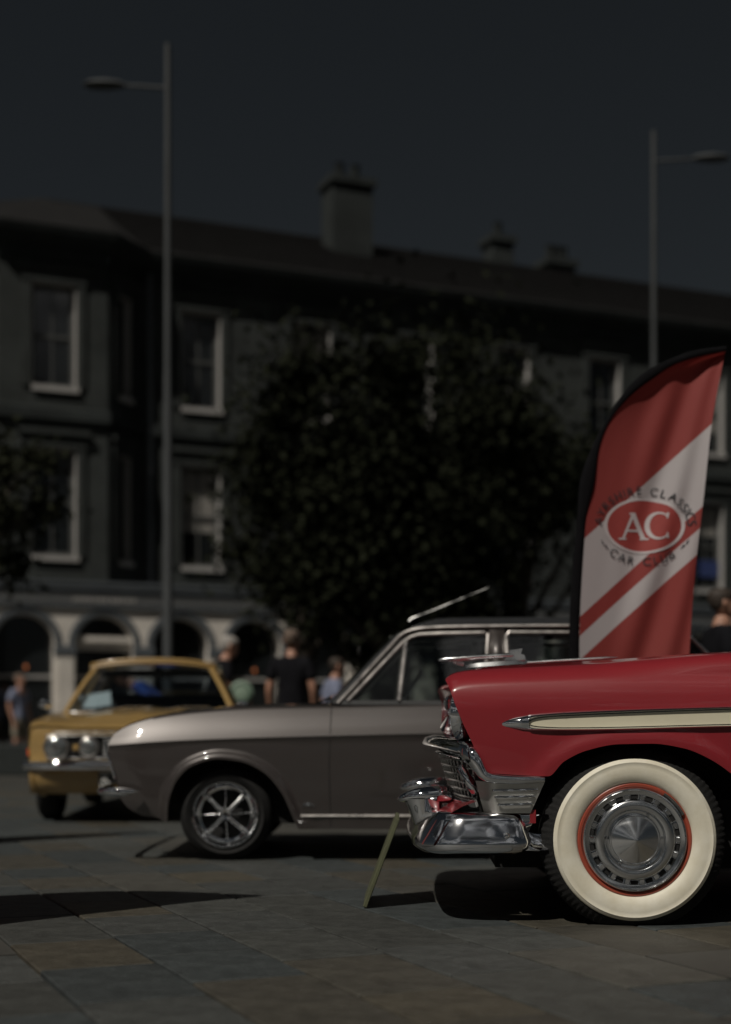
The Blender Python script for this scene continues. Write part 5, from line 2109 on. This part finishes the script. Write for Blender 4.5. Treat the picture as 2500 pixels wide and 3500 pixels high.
TEEB = mat('black_cotton', (0.009, 0.009, 0.011), 0.95, var=0.2, spec=0.05)
NAVY = mat('navy_cotton', (0.012, 0.018, 0.045), 0.9, var=0.2)
BLUES = mat('blue_cotton', (0.02, 0.07, 0.3), 0.85, var=0.15)
PALEB = mat('pale_blue_cotton', (0.16, 0.18, 0.26), 0.85, var=0.12)
KHAKI = mat('khaki_cotton', (0.2, 0.18, 0.14), 0.9, var=0.12)
DENIM = mat('dark_denim', (0.02, 0.025, 0.04), 0.9, var=0.2)
HGREY = mat('grey_hair', (0.3, 0.28, 0.26), 0.7, var=0.3, vscale=60)
HBROWN = mat('brown_hair', (0.03, 0.02, 0.014), 0.7, var=0.3, vscale=60)
HSHORT = mat('cropped_hair', (0.12, 0.085, 0.065), 0.8, var=0.2, vscale=60)

person((-1.76, 16.3, 0), R(112), 'grey haired man in a dark T-shirt looking down behind the yellow car', TEEB, DENIM, HGREY, 1.82, bend=0.28, arm='front')
person((-0.79, 15.2, 0), R(172), 'man in a black T-shirt with cropped hair, back turned to the camera', TEEB, DENIM, HSHORT, 1.78)
person((-0.42, 16.4, 0), R(110), 'person in a pale blue shirt half hidden by the grey car windscreen', PALEB, DENIM, HBROWN, 1.55, bend=0.15)
person((-6.42, 26.4, 0), R(60), 'person in a grey blue shirt and khaki shorts at the left edge', PALEB, KHAKI, HSHORT, 1.74, shorts=True)
person((2.88, 11.5, 0), R(100), 'dark haired man in dark clothes behind the red car at the right edge', TEEB, DENIM, HBROWN, 1.86)
person((3.15, 11.9, 0), R(-60), 'person in a navy top facing the dark haired man at the right edge', NAVY, DENIM, HBROWN, 1.72)
person((-2.33, 16.9, 0), R(-78), 'man in a blue shirt bending over, seen through the yellow car windows', BLUES, DENIM, HSHORT, 1.74, bend=0.92, arm='front')

# round pale green sign on a post
root = empty('round_sign', (-1.39, 15.9, 0))
tag(root, 'pale green round sign on a short post behind the yellow car', 'sign')
b = MB()
b.lathe([(0.0, -0.03), (0.10, -0.026), (0.13, -0.012), (0.135, 0.0), (0.13, 0.012), (0.0, 0.03)], 32, c=(0, 0, 1.13))
b.build('disc', mat('pale_green_paint', (0.2, 0.27, 0.21), 0.5, var=0.15, vscale=14), root)
b = MB()
b.lathe([(0.085, -0.026), (0.088, -0.033), (0.108, -0.031), (0.11, -0.024)], 32, c=(0, 0, 1.13))
b.build('ring', mat('mid_green_paint', (0.07, 0.12, 0.085), 0.5, var=0.15), root)
b = MB()
b.tube([(0, 0.03, 0.0), (0, 0.03, 1.05)], 0.018, 8, up=(0, 1, 0))
b.tube([(-0.2, 0.03, 0.02), (0.2, 0.03, 0.02)], 0.02, 8)
b.build('post', POLE, root)

# low dark box filling the dark strip at the left paving edge
root = empty('low_box', (-5.75, 22.0, 0), R(4))
tag(root, 'low dark box at the left edge below the person', 'low_box')
b = MB()
b.box((0, 0, 0.24), (1.9, 0.5, 0.48), ch=0.02)
b.build('box', mat('box_dark', (0.012, 0.016, 0.016), 0.8, var=0.25, vscale=6), root, smooth=False)
b = MB()
b.box((0, 0, 0.485), (1.8, 0.4, 0.03))
b.build('box_top', MORTAR, root, smooth=False)

# ---------------------------------------------------------------- clouds mirrored in the chrome


def cloud_material():
    m = bpy.data.materials.new('cloud_white')
    m.use_nodes = True
    n, l = m.node_tree.nodes, m.node_tree.links
    p = n['Principled BSDF']
    p.inputs['Base Color'].default_value = (0.95, 0.96, 0.98, 1)
    p.inputs['Roughness'].default_value = 1.0
    p.inputs['Specular IOR Level'].default_value = 0.0
    tr = n.new('ShaderNodeBsdfTranslucent')
    tr.inputs[0].default_value = (0.95, 0.97, 1.0, 1)
    mx = n.new('ShaderNodeMixShader')
    mx.inputs[0].default_value = 0.55
    l.new(p.outputs[0], mx.inputs[1])
    l.new(tr.outputs[0], mx.inputs[2])
    l.new(mx.outputs[0], n['Material Output'].inputs[0])
    return m


def clouds():
    r2 = random.Random(21)
    cm = cloud_material()
    spots = [(181, 43, 900, 0.62, 'white cloud halfway up the sky straight behind the camera, added to brighten the bumper'), (182, 26, 900, 1.2, 'long white cloud low behind the camera, mirrored in the chrome bumper'), (150, 38, 1000, 1.3, 'broad white cloud high behind the camera to the right'),  # first entry is added to fill the bumper's upper reflection
             (232, 22, 1100, 1.1, 'white cloud low behind the camera to the left'), (146, 64, 900, 0.9, 'small white cloud high behind the camera'), (112, 30, 1100, 1.3, 'white cloud over the right side of the square'),
             (275, 34, 1000, 1.2, 'white cloud over the left side of the square'), (90, 62, 900, 1.1, 'white cloud high over the right of the square'), (205, 12, 1300, 1.2, 'long low cloud bank behind the camera to the left'), (160, 14, 1300, 1.3, 'long low cloud bank behind the camera to the right'), (167, 45, 900, 0.8, 'white cloud halfway up behind the camera'), (292, 58, 900, 1.0, 'white cloud high over the left of the square')]
    sv = -LDIR
    puffs = []  # extra unseen clouds added to fill dark gaps in the chrome reflections
    k = 0
    while k < 9:
        az, el = r2.uniform(95, 285), r2.uniform(34, 74)
        a, e = R(az), R(el)
        d = Vector((math.sin(a) * math.cos(e), math.cos(a) * math.cos(e), math.sin(e)))
        if math.degrees(d.angle(sv)) < 19:
            continue
        puffs.append((az, el, 900, 0.42))
        k += 1
    for q, nm in zip(sorted(puffs), ['first', 'second', 'third', 'fourth', 'fifth', 'sixth', 'seventh', 'eighth', 'ninth']):
        spots.append((*q, 'small puff of white cloud added behind the camera to brighten the chrome, %s from the right' % nm))
    for az, el, dist, sc, lab in spots:
        a, e = R(az), R(el)
        c = Vector((math.sin(a) * math.cos(e), math.cos(a) * math.cos(e), math.sin(e))) * dist
        bm = bmesh.new()
        sc *= 1.75
        for k in range(13):
            ctr = Vector((r2.gauss(0, 95), r2.gauss(0, 30), r2.gauss(0, 14))) * sc
            rad = r2.uniform(28, 62) * sc
            res = bmesh.ops.create_icosphere(bm, subdivisions=3, radius=rad)
            for v in res['verts']:
                d = noise.fractal(v.co * 0.03 + ctr * 0.01 + Vector((k * 3.1, 0, 0)), 0.9, 2.2, 4)
                v.co = v.co * (1 + 0.28 * d)
                v.co.z *= 0.62
                v.co += ctr
        me = bpy.data.meshes.new('cloud')
        bm.to_mesh(me)
        bm.free()
        me.shade_smooth()
        me.materials.append(cm)
        o = bpy.data.objects.new('cloud', me)
        COL.objects.link(o)
        o.location = c
        o.rotation_euler = (0, 0, -a)
        tag(o, lab, 'cloud', 'clouds behind the camera')


clouds()
